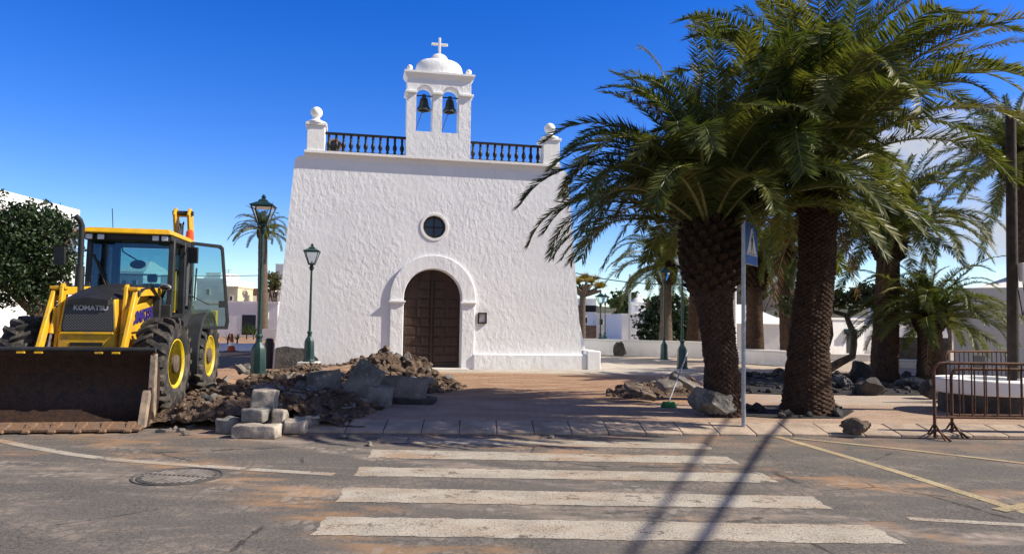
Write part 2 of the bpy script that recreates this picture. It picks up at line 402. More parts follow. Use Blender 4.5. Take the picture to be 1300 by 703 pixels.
M['ground'] = simple('dry_earth', (.20, .15, .11), .95, .3, .05, bump=.05, bscale=2)
M['hill'] = simple('volcanic_slope', (.060, .050, .048), .95, .35, .02, bump=.8, bscale=.2)
M['hill_green'] = simple('scrubby_slope', (.075, .075, .045), .95, .45, .06, bump=.8, bscale=.3)
M['gravel'] = simple('black_volcanic_gravel', (.028, .026, .026), .95, .5, 8, bump=.04, bscale=30)
M['asphalt_far'] = simple('shade_darkened_asphalt', (.05, .05, .052), .9, .2, 3)  # asphalt of the side street, its shade put into the dark colour

def door_mat():
    t = NT('carved_dark_door')
    g = t.noise(3, 6, .6, t.map((9, 1, .8)), .5)
    c = t.mix(t.ramp(g, .3, .7), (.030, .016, .012), (.060, .032, .022))
    return t.done(t.bsdf(c, .5, 0, t.bump(g, .003), .4))
M['door'] = door_mat()

# ------------------------------------------------------------------ mesh helpers
class MB:
    def __init__(s): s.v = []; s.f = []; s.m = []
    def add(s, vs, fs, mi=0):
        o = len(s.v); s.v.extend([tuple(p) for p in vs]); s.f.extend([tuple(i + o for i in f) for f in fs]); s.m.extend([mi] * len(fs)); return s
    def box(s, c, size, rot=None, mi=0):
        hx, hy, hz = (q / 2 for q in size); c = Vector(c)
        pts = [Vector((x, y, z)) for z in (-hz, hz) for (x, y) in ((-hx, -hy), (hx, -hy), (hx, hy), (-hx, hy))]
        if rot is not None: pts = [rot @ p for p in pts]
        return s.hexa([c + p for p in pts], mi)
    def bb(s, x0, x1, y0, y1, z0, z1, mi=0):
        return s.box(((x0 + x1) / 2, (y0 + y1) / 2, (z0 + z1) / 2), (abs(x1 - x0), abs(y1 - y0), abs(z1 - z0)), None, mi)
    def hexa(s, p, mi=0):
        return s.add(p, [(3, 2, 1, 0), (4, 5, 6, 7), (0, 1, 5, 4), (1, 2, 6, 5), (2, 3, 7, 6), (3, 0, 4, 7)], mi)
    def tube(s, pts, r, n=10, mi=0, caps=True):
        pts = [Vector(p) for p in pts]; k = len(pts)
        rs = [r] * k if isinstance(r, (int, float)) else list(r)
        vs = []; fs = []; prev = None
        for i, p in enumerate(pts):
            t = (pts[min(i + 1, k - 1)] - pts[max(i - 1, 0)]).normalized()
            if prev is None:
                ref = Vector((0, 0, 1)) if abs(t.z) < .9 else Vector((1, 0, 0))
                a = t.cross(ref).normalized()
            else:
                a = (prev - t * prev.dot(t)).normalized()
            prev = a; b = t.cross(a)
            for j in range(n):
                q = 2 * PI * j / n
                vs.append(p + (a * math.cos(q) + b * math.sin(q)) * rs[i])
        for i in range(k - 1):
            for j in range(n):
                fs.append((i * n + j, i * n + (j + 1) % n, (i + 1) * n + (j + 1) % n, (i + 1) * n + j))
        if caps:
            fs.append(tuple(range(n - 1, -1, -1))); fs.append(tuple((k - 1) * n + j for j in range(n)))
        return s.add(vs, fs, mi)
    def lathe(s, prof, n=24, c=(0, 0, 0), rot=None, mi=0, squash=1.):
        c = Vector(c); vs = []; fs = []; k = len(prof)
        for (r, z) in prof:
            for j in range(n):
                q = 2 * PI * (j + .5) / n; p = Vector((r * math.cos(q), r * math.sin(q) * squash, z))
                vs.append(c + (rot @ p if rot is not None else p))
        for i in range(k - 1):
            for j in range(n): fs.append((i * n + j, i * n + (j + 1) % n, (i + 1) * n + (j + 1) % n, (i + 1) * n + j))
        fs.append(tuple(range(n - 1, -1, -1))); fs.append(tuple((k - 1) * n + j for j in range(n)))
        return s.add(vs, fs, mi)
    def plate(s, outer, holes, y0, y1, mi=0, fn=None):
        """polygon with holes in (x,z) extruded from y0 (front) to y1; fn maps (x,y,z) to a point"""
        fn = fn or (lambda x, y, z: (x, y, z))
        loops = [outer] + list(holes)
        tris = tessellate_polygon([[Vector((x, z, 0)) for x, z in L] for L in loops])
        flat = [p for L in loops for p in L]; N = len(flat)
        vs = [fn(x, y0, z) for x, z in flat] + [fn(x, y1, z) for x, z in flat]
        fs = []
        for t in tris:
            a, b, c = (flat[i] for i in t)
            ccw = (b[0] - a[0]) * (c[1] - a[1]) - (b[1] - a[1]) * (c[0] - a[0]) > 0
            t = tuple(t) if ccw else tuple(reversed(t))
            fs.append(t); fs.append(tuple(i + N for i in reversed(t)))
        o = 0
        for li, L in enumerate(loops):
            n = len(L); area = sum(L[i][0] * L[(i + 1) % n][1] - L[(i + 1) % n][0] * L[i][1] for i in range(n))
            flip = (area > 0) == (li == 0)
            for i in range(n):
                a, b = o + i, o + (i + 1) % n
                q = (b, a, a + N, b + N) if flip else (a, b, b + N, a + N)
                fs.append(q)
            o += n
        return s.add(vs, fs, mi)
    def ball(s, c, r, n=16, mi=0, sz=1.):
        k = n // 2
        return s.lathe([(max(.001, r * math.sin(PI * i / k)), -r * sz * math.cos(PI * i / k)) for i in range(k + 1)], n, c, None, mi)
    def rock(s, c, size, seed, sub=3, rough=.12, cuts=9, mi=0, rot=True):
        rr = random.Random(seed); bm = bmesh.new(); bmesh.ops.create_icosphere(bm, subdivisions=sub, radius=1)
        pl = []
        for _ in range(cuts):
            n = Vector((rr.gauss(0, 1), rr.gauss(0, 1), rr.gauss(0, 1))).normalized(); pl.append((n, rr.uniform(.5, .82)))
        off = Vector((rr.uniform(0, 50), rr.uniform(0, 50), rr.uniform(0, 50)))
        q = Matrix.Rotation(rr.uniform(0, 6.28), 3, 'Z') if rot else Matrix.Identity(3)
        for v in bm.verts:
            p = v.co.copy()
            for n, d in pl:
                e = p.dot(n) - d
                if e > 0: p -= n * e
            p *= 1 + rough * noise.fractal(p * 2.2 + off, 1., 2., 4)
            v.co = q @ Vector((p.x * size[0], p.y * size[1], p.z * size[2]))
        s.add([v.co + Vector(c) for v in bm.verts], [tuple(v.index for v in f.verts) for f in bm.faces], mi); bm.free(); return s
    def block(s, c, size, rot, seed, jit=.018, cuts=5, mi=0):
        bm = bmesh.new(); bmesh.ops.create_cube(bm, size=1)
        bmesh.ops.subdivide_edges(bm, edges=bm.edges[:], cuts=cuts, use_grid_fill=True)
        off = Vector((seed * 7.3, seed * 3.1, seed * 1.7)); c = Vector(c)
        for v in bm.verts:
            p = Vector((v.co.x * size[0], v.co.y * size[1], v.co.z * size[2]))
            e = sum(1 for q in v.co if abs(abs(q) - .5) < 1e-4)
            if e >= 2: p *= (1 - .05 * (e - 1) * (.4 + abs(noise.noise(p * 6 + off))))
            p += Vector((noise.noise(p * 7 + off), noise.noise(p * 7 + off + Vector((9, 0, 0))), noise.noise(p * 7 + off + Vector((0, 9, 0))))) * jit
            v.co = c + rot @ p
        s.add([v.co for v in bm.verts], [tuple(v.index for v in f.verts) for f in bm.faces], mi); bm.free(); return s
    def build(s, name, mat, parent=None, smooth=35, loc=None, rz=0., bevel=0.):
        me = bpy.data.meshes.new(name); me.from_pydata(s.v, [], s.f)
        mats = mat if isinstance(mat, (list, tuple)) else [mat]
        for q in mats: me.materials.append(M[q] if isinstance(q, str) else q)
        if len(mats) > 1: me.polygons.foreach_set('material_index', s.m)
        if smooth:
            me.polygons.foreach_set('use_smooth', [True] * len(me.polygons))
            me.set_sharp_from_angle(angle=R(smooth))
        me.update()
        o = bpy.data.objects.new(name, me); COL.objects.link(o)
        if parent is not None: o.parent = parent
        if loc is not None: o.location = loc
        o.rotation_euler.z = rz
        if bevel:
            b = o.modifiers.new('bevel', 'BEVEL'); b.width = bevel; b.segments = 2; b.limit_method = 'ANGLE'; b.angle_limit = R(40)
        return o

def rotz(a): return Matrix.Rotation(a, 3, 'Z')
def rotx(a): return Matrix.Rotation(a, 3, 'X')
def roty(a): return Matrix.Rotation(a, 3, 'Y')
def tag(o, label=None, cat=None, group=None, kind=None):
    for k, v in (('label', label), ('category', cat), ('group', group), ('kind', kind)):
        if v: o[k] = v
    return o
def thing(name, label, cat, loc=(0, 0, 0), rz=0., group=None, kind=None):
    o = bpy.data.objects.new(name, None); COL.objects.link(o); o.empty_display_size = .2
    o.location = loc; o.rotation_euler.z = rz
    return tag(o, label, cat, group, kind)
def copy_tree(o, parent=None):
    c = o.copy(); COL.objects.link(c); c.parent = parent
    for ch in list(o.children): copy_tree(ch, c)
    return c
def struct(o): o['kind'] = 'structure'; return o
def text_mesh(body, size, extrude=.004, bold=.0):
    cu = bpy.data.curves.new('lettering', 'FONT'); cu.body = body; cu.size = size; cu.extrude = extrude; cu.offset = bold; cu.align_x = 'CENTER'; cu.align_y = 'CENTER'
    ob = bpy.data.objects.new('lettering', cu); COL.objects.link(ob)
    bpy.context.view_layer.update()
    me = bpy.data.meshes.new_from_object(ob.evaluated_get(bpy.context.evaluated_depsgraph_get()))
    bpy.data.objects.remove(ob); bpy.data.curves.remove(cu)
    return me
def text_part(name, body, size, mat, parent, mtx, bold=.0):
    me = text_mesh(body, size, .004, bold); me.materials.clear(); me.materials.append(M[mat])
    o = bpy.data.objects.new(name, me); COL.objects.link(o); o.parent = parent; o.matrix_local = mtx
    return o
def arc(cx, cz, r, a0, a1, n, ry=None):
    ry = ry or r
    return [(cx + r * math.cos(a0 + (a1 - a0) * i / n), cz + ry * math.sin(a0 + (a1 - a0) * i / n)) for i in range(n + 1)]
# ------------------------------------------------------------------ setting: ground, road, paving, hills
def sheet(name, pts, z, mat):
    mb = MB(); mb.add([(p[0], p[1], z) for p in pts], [tuple(range(len(pts)))])
    return struct(mb.build(name, mat, smooth=0))
sheet('ground', [(-3000, -60), (3000, -60), (3000, 4000), (-3000, 4000)], -.04, 'ground')
KL, KR = W(385, 549, 0), W(1300, 556, 0)            # foot of the kerb
KD = (KR - KL); KD.z = 0; KANG = math.atan2(KD.y, KD.x); KD.normalize(); KN = Vector((-KD.y, KD.x, 0))
def kerb_y(x): return KL.y + (x - KL.x) * KD.y / KD.x
sheet('road', [(-60, -12), (60, -12), (60, kerb_y(60) + .3), (-3.2, kerb_y(-3.2) + .3), (-4.2, 11.6), (-60, 11.6)], 0., 'road')

def plaza_h(x, y):
    if x < -3.0:
        k = min(1., max(0., (-3.0 - x) / .8))
        e0 = (1 - k) * kerb_y(x) + k * 10.1; e1 = (1 - k) * (kerb_y(x) + .02) + k * 11.4
        t = min(1., max(0., (y - e0) / max(.02, e1 - e0)))
        return -.03 + t * .15 + .02 * noise.noise(Vector((x * 1.7, y * 1.7, 0))) * t
    return .12
mb = MB()
xs = [-60, -30, -20] + [-12 + i * .3 for i in range(30)] + [-3.0, 0, 5, 12, 25, 60]
ys = None
vs = []; fs = []; rows = 40
for j in range(rows + 1):
    for x in xs:
        y0 = kerb_y(x) + .51 if x >= -3.0 else min(kerb_y(x) + .51, 10.1 if x < -3.8 else kerb_y(x) + .51)
        s = j / rows; y = y0 + (75 - y0) * s ** 2.6
        vs.append((x, y, plaza_h(x, y)))
n = len(xs)
for j in range(rows):
    for i in range(n - 1): fs.append((j * n + i, j * n + i + 1, (j + 1) * n + i + 1, (j + 1) * n + i))
struct(mb.add(vs, fs).build('plaza_paving', 'plaza', smooth=30))

# kerb: a row of bevelled stones with joints
mb = MB(); x = -2.75; i = 0
while x < 14:
    L = .515; a = Vector((x, kerb_y(x), 0)); c = a + KD * (L / 2 - .003); dz = rnd.uniform(-.004, .004); e0, e1 = -(L / 2 - .004), L / 2 - .004
    mb.hexa([c + KD * q + KN * w + Vector((0, 0, z + dz)) for z2 in (0, 1) for q, w, z in ((e0, 0, .035 if z2 else -.05), (e1, 0, .035 if z2 else -.05), (e1, .52, .124 if z2 else -.05), (e0, .52, .124 if z2 else -.05))])
    x += L * KD.x; i += 1
struct(mb.build('kerb', 'kerb', smooth=30, bevel=.014))

# road paint
def quad_px(name, pts, mat, z=.004):
    mb = MB(); ps = [W(px, py, z) for px, py in pts]; qs = []
    for i, p in enumerate(ps):          # ragged edge of hand-laid paint
        q = ps[(i + 1) % len(ps)]; n = max(4, int((q - p).length / .035))
        for k in range(n):
            w = p.lerp(q, k / n); qs.append((w.x + .030 * noise.noise(Vector((w.x * 9, w.y * 9, 1))) + rnd.uniform(-.004, .004), w.y + .030 * noise.noise(Vector((w.x * 9, w.y * 9, 7))) + rnd.uniform(-.004, .004), 0))
    ps = qs
    mb.add(ps, [tuple(range(len(ps)))]); o = mb.build(name, mat, smooth=0, loc=(0, 0, z)); struct(o); return o
for q in (((396, 678), (1150, 690), (1105, 666), (414, 655)), ((427, 636), (1058, 645.5), (1030, 629.5), (438, 618)), ((449, 603.5), (990, 612), (968, 600.5), (457, 592)),
          ((466, 580.5), (940, 588.5), (922, 579), (472, 570)), ((477, 561), (905, 570), (893, 562.5), (483, 553.5))):
    quad_px('crosswalk_stripe', q, 'stripe')
def ribbon_px(name, pts, w, mat, z=.004):
    ps = [W(px, py, z) for px, py in pts]; vs = []; fs = []
    for i, p in enumerate(ps):
        d = (ps[min(i + 1, len(ps) - 1)] - ps[max(0, i - 1)]).normalized(); nn = Vector((-d.y, d.x, 0)) * w / 2
        vs += [(p.x + nn.x, p.y + nn.y, 0), (p.x - nn.x, p.y - nn.y, 0)]
    for i in range(len(ps) - 1): fs.append((2 * i, 2 * i + 1, 2 * i + 3, 2 * i + 2))
    struct(MB().add(vs, fs).build(name, mat, smooth=0, loc=(0, 0, z)))
ribbon_px('road_edge_line', [(-60, 546), (0, 559), (40, 567), (90, 576), (150, 583.5), (250, 590.5), (340, 596.5), (424, 601.5)], .13, 'stripe')
ribbon_px('road_edge_line', [(986, 553.5), (1060, 575), (1140, 598.5), (1220, 624), (1310, 652)], .12, 'line_yellow')
ribbon_px('road_edge_line', [(1008, 555.5), (1150, 570), (1330, 591)], .10, 'line_yellow', .0065)
ribbon_px('road_edge_line', [(1153, 657.5), (1340, 668)], .10, 'stripe')
ribbon_px('road_edge_line', [(1268, 647), (1330, 636)], .12, 'line_yellow', .0075)

# side street in the gap left of the church, pale footpath behind it
sheet('side_street', [W(-60, 468), W(343, 468), W(343, 446), W(-60, 446)], .126, 'asphalt_far')
sheet('footpath', [W(-60, 445.5), W(343, 445.5), W(343, 436), W(-60, 436)], .130, 'pad')

# volcanic cone and hills
def hill(name, mat, cx, cy, rx, ry, h, seed, peak=1.4, n=72, m=30, loc_z=-2):
    vs = []; fs = []
    for i in range(m + 1):
        r = i / m
        for j in range(n):
            a = 2 * PI * j / n; w = noise.fractal(Vector((math.cos(a) * 1.3 * (r + .3) + seed, math.sin(a) * 1.3 * (r + .3), r * 2)), 1., 2., 5)
            z = h * ((1 - r) ** peak) * (1 + .22 * w) if i else h * .97
            vs.append((math.cos(a) * r * rx, math.sin(a) * r * ry, z + h * .03 * w * (1 - r)))
    for i in range(m):
        for j in range(n): fs.append((i * n + j, i * n + (j + 1) % n, (i + 1) * n + (j + 1) % n, (i + 1) * n + j))
    struct(MB().add(vs, fs).build(name, mat, smooth=60, loc=(cx, cy, loc_z)))
p = P(953, 420, 900); hill('volcanic_cone', 'hill', p.x, 900, 118, 110, 80, 3., 1.05)
p = P(1140, 420, 620); hill('hill', 'hill_green', p.x, 620, 230, 120, 25, 8., .8)
p = P(760, 420, 800); hill('hill', 'hill_green', p.x, 800, 260, 140, 20, 12., .9)
p = P(120, 420, 500); hill('hill', 'hill_green', p.x, 500, 260, 120, 24, 21., .9)

# ------------------------------------------------------------------ church
CA = R(12.0)
C0 = W(345, 468.5, .12); C0.z = 0
cu_ = Vector((math.cos(CA), math.sin(CA), 0)); cv_ = Vector((-math.sin(CA), math.cos(CA), 0))
def fac(px, py, v=0.):
    d = ray(px, py); o = EYEV - C0 - cv_ * v; t = -o.dot(cv_) / d.dot(cv_); p = o + d * t
    return p.dot(cu_), p.z
church = thing('village_church', 'whitewashed church with rough plaster front, arched brown door and twin bell gable', 'church', C0, CA)
uBL = 0.; uBR = fac(741, 467)[0]
uTL, zTL = fac(374, 209); uTR, zTR = fac(721, 216); zT = (zTL + zTR) / 2
def edgeL(z): return uBL + (uTL - uBL) * z / zT
def edgeR(z): return uBR + (uTR - uBR) * z / zT
zC0 = (fac(388, 207)[1] + fac(711, 214)[1]) / 2          # foot of the cornice
uCL, uCR = fac(387, 190, -.2)[0], fac(712, 207, -.2)[0]
zC1 = (fac(400, 188.5, -.35)[1] + fac(700, 206.5, -.35)[1]) / 2
# door and oculus openings
dL, dR = fac(511.5, 430)[0], fac(585, 430)[0]; dz1 = fac(548, 341.5)[1]; dr = (dR - dL) / 2; dc = (dL + dR) / 2; dspring = dz1 - dr
oc = fac(551.5, 288); orad = (fac(567.5, 288)[0] - fac(535.5, 288)[0]) / 2
door_hole = [(dR, -.02), (dR, dspring)] + arc(dc, dspring, dr, 0, PI, 20)[1:-1] + [(dL, dspring), (dL, -.02)]
oc_hole = arc(oc[0], oc[1], orad, 0, 2 * PI, 36)[:-1]
outer = [(uBL, -.1)] + [(dL, -.1), (dL, -.02)] + [(dL, z) for z in ()]
# wall outline goes round the doorway, so the doorway is a notch and the oculus a hole
outer = [(uBL, -.1), (dL, -.1), (dL, dspring)] + [(x, z) for x, z in reversed(arc(dc, dspring, dr, 0, PI, 20)[1:-1])] + [(dR, dspring), (dR, -.1), (uBR, -.1), (uTR, zT), (uTR - .12, zT + .12), (uTL + .12, zT + .12), (uTL, zT)]
MB().plate(outer, [oc_hole], 0., .75).build('front_wall', 'plaster', church, 30)
mb = MB()        # nave behind the front
D = 19.
mb.hexa([(uBL, .76, -.1), (uBR, .76, -.1), (uBR, D, -.1), (uBL, D, -.1), (uTL, .76, zT), (uTR, .76, zT), (uTR - .1, D, zT), (uTL + .1, D, zT)])
mb.build('nave', 'plaster', church, 0)
mb = MB()        # parapet base under the balustrade
mb.bb(uCL + .05, uCR - .05, .02, .75, zT + .12, zC1 - .03); mb.build('parapet', 'plaster_trim', church, 0)
# cornice: a coved band that leans out
prof = [(.1, zC0), (-.02, zC0), (-.04, zC0 + .10), (-.07, zC0 + (zC1 - zC0) * .62), (-.12, zC1 - .09), (-.145, zC1 - .07), (-.145, zC1), (.1, zC1)]
mb = MB(); vs = [(uCL - .02, y, z) for y, z in prof] + [(uCR + .02, y, z) for y, z in prof]; k = len(prof)
mb.add(vs, [(i, (i + 1) % k, (i + 1) % k + k, i + k) for i in range(k)] + [tuple(range(k))[::-1], tuple(range(k, 2 * k))])
mb.build('cornice', 'plaster_trim', church, 50)
# low plinth right of the door, corner block and the sloping side buttress
pL = fac(600, 450)[0]; zP = fac(670, 449.5)[1]
MB().bb(pL, uBR + .05, -.13, .02, -.1, zP).build('plinth', 'plaster', church, 30, bevel=.03)
bR = fac(763, 460, -.2)[0]; zB = fac(752, 445)[1]
MB().bb(uBR + .053, bR, -.18, 1.2, -.1, zB).build('corner_block', 'plaster', church, 30, bevel=.03)
zW = fac(737, 392)[1]
MB().hexa([(uBR - .2, .4, -.1), (bR - .1, .4, -.1), (bR - .1, 1.6, -.1), (uBR - .2, 1.6, -.1), (edgeR(zW) - .15, .4, zW), (edgeR(zW) + .05, .4, zW), (edgeR(zW) + .05, 1.6, zW), (edgeR(zW) - .15, 1.6, zW)]).build('buttress', 'plaster_trim', church, 0)
# bare field stone at the left foot
z1 = fac(370, 441)[1]; x1 = fac(402, 450)[0]
pts = [(uBL + .05, -.1), (x1, -.1), (x1 + .05, z1 * .55), (x1 - .25, z1 * .97), (x1 - .7, z1 * 1.0), (uBL + .7, z1 * .95), (uBL + .35, z1 * 1.06), (edgeL(z1) + .04, z1 * .98)]
MB().plate(pts, [], -.035, .05).build('bare_stone_footing', 'rubble_wall', church, 30)
# door surround: arch ring, jambs, imposts
ro = dr + (fac(602, 430)[0] - fac(585, 430)[0]); zi = fac(592, 385)[1]
sur = MB()
ring = arc(dc, dspring, ro, 0, PI, 28); ringi = arc(dc, dspring, dr + .012, PI, 0, 28)
sur.plate(ring + [(dc - ro, zi + .05)] + [(dc - dr - .012, zi + .05)] + ringi + [(dc + dr + .012, zi + .05), (dc + ro, zi + .05)], [], -.075, .0)
sur.build('door_arch', 'plaster', church, 40, bevel=.012)
for a, b in ((dc - ro + .01, dc - dr - .012), (dc + dr + .012, dc + ro - .01)):
    MB().bb(a, b, -.068, 0, -.1, zi - .075).build('door_jamb', 'plaster', church, 30, bevel=.012)
    mb = MB(); mb.bb(a - .05, b + .05, -.135, 0, zi - .01, zi + .045); mb.bb(a - .02, b + .02, -.10, 0, zi - .07, zi - .0105); mb.build('impost', 'plaster_trim', church, 30, bevel=.01)
MB().bb(dL - .2, dR + .2, -.35, .3, -.1, .16).build('doorstep', 'pad', church, 30, bevel=.015)
# door leaves with raised panels
dy = .30
door = MB().plate([(dL - .02, .165), (dR + .02, .165), (dR + .02, dspring)] + arc(dc, dspring, dr + .02, 0, PI, 20)[1:-1] + [(dL - .02, dspring)], [], dy, dy + .1).build('door', 'door', church, 30)
pn = MB()
def in_door(x, z): return z < dspring or (x - dc) ** 2 + (z - dspring) ** 2 < (dr - .05) ** 2
rowz = [.27, .55, .80, 1.08, 1.36, 1.62, 1.92, 2.18, 2.46, 2.72]
for r_i in range(len(rowz) - 1):
    for sd in (-1, 1):
        wd = dr - .10
        segs = [(0, 1)] if r_i % 2 == 0 and r_i < 6 else [(0, .47), (.53, 1)]
        if r_i in (2, 4): segs = [(0, .3), (.36, 1)]
        for a, b in segs:
            xa, xb = sorted((dc + sd * (.05 + wd * a), dc + sd * (.05 + wd * b))); za, zb = rowz[r_i] + .02, rowz[r_i + 1] - .02
            if not (in_door(xa, zb) and in_door(xb, zb)):
                zb = za + (zb - za) * .5
                if not (in_door(xa, zb) and in_door(xb, zb)): continue
            i = .035
            pn.hexa([(xa, dy - .001, za), (xb, dy - .001, za), (xb, dy + .02, za), (xa, dy + .02, za), (xa, dy - .001, zb), (xb, dy - .001, zb), (xb, dy + .02, zb), (xa, dy + .02, zb)])
            pn.add([(xa, dy - .002, za), (xb, dy - .002, za), (xb, dy - .002, zb), (xa, dy - .002, zb), (xa + i, dy - .03, za + i), (xb - i, dy - .03, za + i), (xb - i, dy - .03, zb - i), (xa + i, dy - .03, zb - i)],
                   [(0, 1, 5, 4), (1, 2, 6, 5), (2, 3, 7, 6), (3, 0, 4, 7), (4, 5, 6, 7)])
pn.build('door_panel', 'door', door, 20)
MB().bb(dc - .022, dc + .022, dy - .045, dy, .17, dz1 - .02).build('centre_strip', 'door', door, 20, bevel=.006)
# round window
mb = MB(); rin = orad * .90
mb.plate(arc(oc[0], oc[1], orad * 1.12, 0, 2 * PI, 40)[:-1], [arc(oc[0], oc[1], rin, 0, 2 * PI, 40)[:-1]], -.02, .12)
win = mb.build('round_window', 'plaster_trim', church, 40, bevel=.015)
mb = MB(); mb.plate(arc(oc[0], oc[1], rin - .001, 0, 2 * PI, 40)[:-1], [arc(oc[0], oc[1], rin - .06, 0, 2 * PI, 40)[:-1]], .10, .15)
mb.bb(oc[0] - .022, oc[0] + .022, .105, .14, oc[1] - rin + .04, oc[1] + rin - .04); mb.bb(oc[0] - rin + .04, oc[0] + rin - .04, .108, .137, oc[1] - .02, oc[1] + .02)
mb.build('window_frame', 'darkwood', win, 30)
MB().plate(arc(oc[0], oc[1], rin + .01, 0, 2 * PI, 40)[:-1], [], .142, .16).build('pane', 'glass_dark', win, 0)
# corner pedestals with stone balls
for (xa, xb, ca, cb) in ((uCL, fac(413.5, 175)[0], 401, 146), (fac(687, 190)[0], uCR, 698.5, 163.5)):
    zp = fac((ca), 156 if ca < 500 else 175.5)[1]
    pd = MB(); pd.bb(xa + .04, xb - .02, -.11, .52, zC1, zp - .1); pd.bb(xa - .01, xb + .03, -.15, .56, zp - .1, zp - .02)
    pd = pd.build('corner_pedestal', 'plaster_trim', church, 30, bevel=.012)
    xm = (xa + xb) / 2; r_ = .168
    mb = MB(); mb.lathe([(.27, zp - .02), (.27, zp + .03), (.20, zp + .06), (.10, zp + .11), (.09, zp + .15), (.10, zp + .16)], 20, (xm, .08, 0)); mb.ball((xm, .08, zp + .16 + r_ * .9), r_, 24)
    mb.build('ball_finial', 'plaster_trim', pd, 50)
# balustrades
def balustrade(xa, xb, nb):
    z0, z1 = zC1, zC1 + .58
    b = MB(); b.bb(xa, xb, .0, .11, z1 - .065, z1); b.bb(xa, xb, .01, .10, z0 + .002, z0 + .05)
    b = b.build('balustrade', 'baluster', church, 30, bevel=.01)
    prof = [(.030, .05), (.034, .09), (.022, .11), (.040, .17), (.050, .22), (.040, .28), (.022, .34), (.032, .36), (.022, .38), (.030, .44), (.026, .50), (.034, .515)]
    for i in range(nb):
        x = xa + (xb - xa) * (i + .5) / nb
        MB().lathe([(r_ * 1.35, z_) for r_, z_ in prof], 10, (x, .055, z0)).build('baluster', 'baluster', b, 50)
gL, gR = fac(515.5, 180, -.1)[0], fac(597, 180, -.1)[0]
balustrade(fac(413.5, 178)[0] - .02, gL, 11); balustrade(gR, fac(687, 195)[0] + .02, 10)
# bell gable
gz0 = zC1
gz_sill = fac(555, 168.5, -.1)[1]; gz_imp = fac(556, 120, -.1)[1]; gz_top = fac(556, 101, -.1)[1]
holes = []
bx = []
for a, b in ((528, 549), (561, 582.5)):
    xa, xb = fac(a, 150, -.1)[0], fac(b, 150, -.1)[0]; r_ = (xb - xa) / 2; zs = fac(556, 109.5, -.1)[1] - r_; bx.append((xa, xb, zs, r_))
    holes.append([(xa, gz_sill), (xb, gz_sill), (xb, zs)] + arc((xa + xb) / 2, zs, r_, 0, PI, 16)[1:-1] + [(xa, zs)])
fy0, fy1 = -.14, .38
gab = MB().plate([(gL, gz0), (gR, gz0), (gR, gz_top), (gL, gz_top)], holes, fy0, fy1).build('bell_gable', 'plaster', church, 30, bevel=.0)
mb = MB()
zc = fac(556, 91.5, -.22)[1]
mb.add(*(lambda pr: ([(gL - o, fy0 - o, z) for o, z in pr] + [(gR + o, fy0 - o, z) for o, z in pr] + [(gR + o, fy1 + o, z) for o, z in pr] + [(gL - o, fy1 + o, z) for o, z in pr],
    [(a * len(pr) + i, ((a + 1) % 4) * len(pr) + i, ((a + 1) % 4) * len(pr) + i + 1, a * len(pr) + i + 1) for a in range(4) for i in range(len(pr) - 1)] + [tuple((3 - a) * len(pr) for a in range(4)), tuple(a * len(pr) + len(pr) - 1 for a in range(4))]))
    ([(.002, gz_top - .02), (.015, gz_top), (.05, zc - .14), (.085, zc - .07), (.095, zc - .06), (.095, zc)]))
mb.build('gable_cornice', 'plaster_trim', gab, 40)
xs_ = [gL, bx[0][0], bx[0][1], bx[1][0], bx[1][1], gR]
for a, b in ((0, 1), (2, 3), (4, 5)):
    o1 = .05; MB().bb(xs_[a] - (.06 if a == 0 else .015), xs_[b] + (.06 if b == 5 else .015), fy0 - .08, fy1 + .06, gz_imp - .035, gz_imp + .04).build('impost', 'plaster_trim', gab, 30, bevel=.012)
gc = (gL + gR) / 2; gw = (gR - gL) / 2
zdm = fac(556, 75, .1)[1]
rad = gw * .75
def dome(name, r, z0, z1, ex=3.0):
    mb = MB(); n = 12; vs = []; 
    pr = [(r * (1 - (i / n) ** ex) ** (1 / ex), z0 + (z1 - z0) * i / n) for i in range(n)] + [(.01, z1)]
    mb.lathe(pr, 32, (gc, .12, 0), None, 0, .40); return mb.build(name, 'plaster', gab, 50)
dome('dome_roof', rad, zc, zdm)
dome('dome_cap', rad * .36, zdm - .03, zdm + .17, 2.)
mb = MB()
zx = zdm + .13; zk = fac(556.5, 46.5, 0)[1]; hx = fac(567, 57, 0)[0] - fac(556.5, 57, 0)[0]; zarm = fac(556.5, 55, 0)[1]
mb.bb(gc - .036, gc + .036, .08, .16, zx, zk); mb.bb(gc - hx, gc + hx, .085, .155, zarm - .036, zarm + .036)
mb.build('cross', 'plaster_trim', gab, 30, bevel=.012)
for sx in (-1, 1):
    MB().lathe([(.09, zc), (.09, zc + .03), (.05, zc + .06)], 14, (gc + sx * gw * .93, .0, 0)).ball((gc + sx * gw * .93, .0, zc + .13), .088, 18).build('ball_finial', 'plaster_trim', gab, 50)
for (xa, xb, zs, r_) in bx:
    xm = (xa + xb) / 2; zb_ = gz_imp - .02
    MB().tube([(xa - .02, .1, zb_), (xb + .02, .1, zb_)], .022, 8).build('bell_beam', 'darkwood', gab)
    zt = zb_ - .03
    mb = MB(); mb.lathe([(.02, zt), (.07, zt - .02), (.11, zt - .06), (.125, zt - .15), (.14, zt - .25), (.175, zt - .33), (.21, zt - .385), (.212, zt - .41), (.17, zt - .41), (.02, zt - .2)], 22, (xm, .1, 0))
    mb.box((xm, .1, zt + .03), (.10, .05, .09)); mb.build('bell', 'bell', gab, 50)
    MB().tube([(xm - .03, .1, zt - .40), (xm - .10, .09, zt - .60), (xa + .03, .06, zt - .98)], .012, 6).ball((xm - .02, .1, zt - .45), .035, 10).build('bell_rope', 'rope', gab)

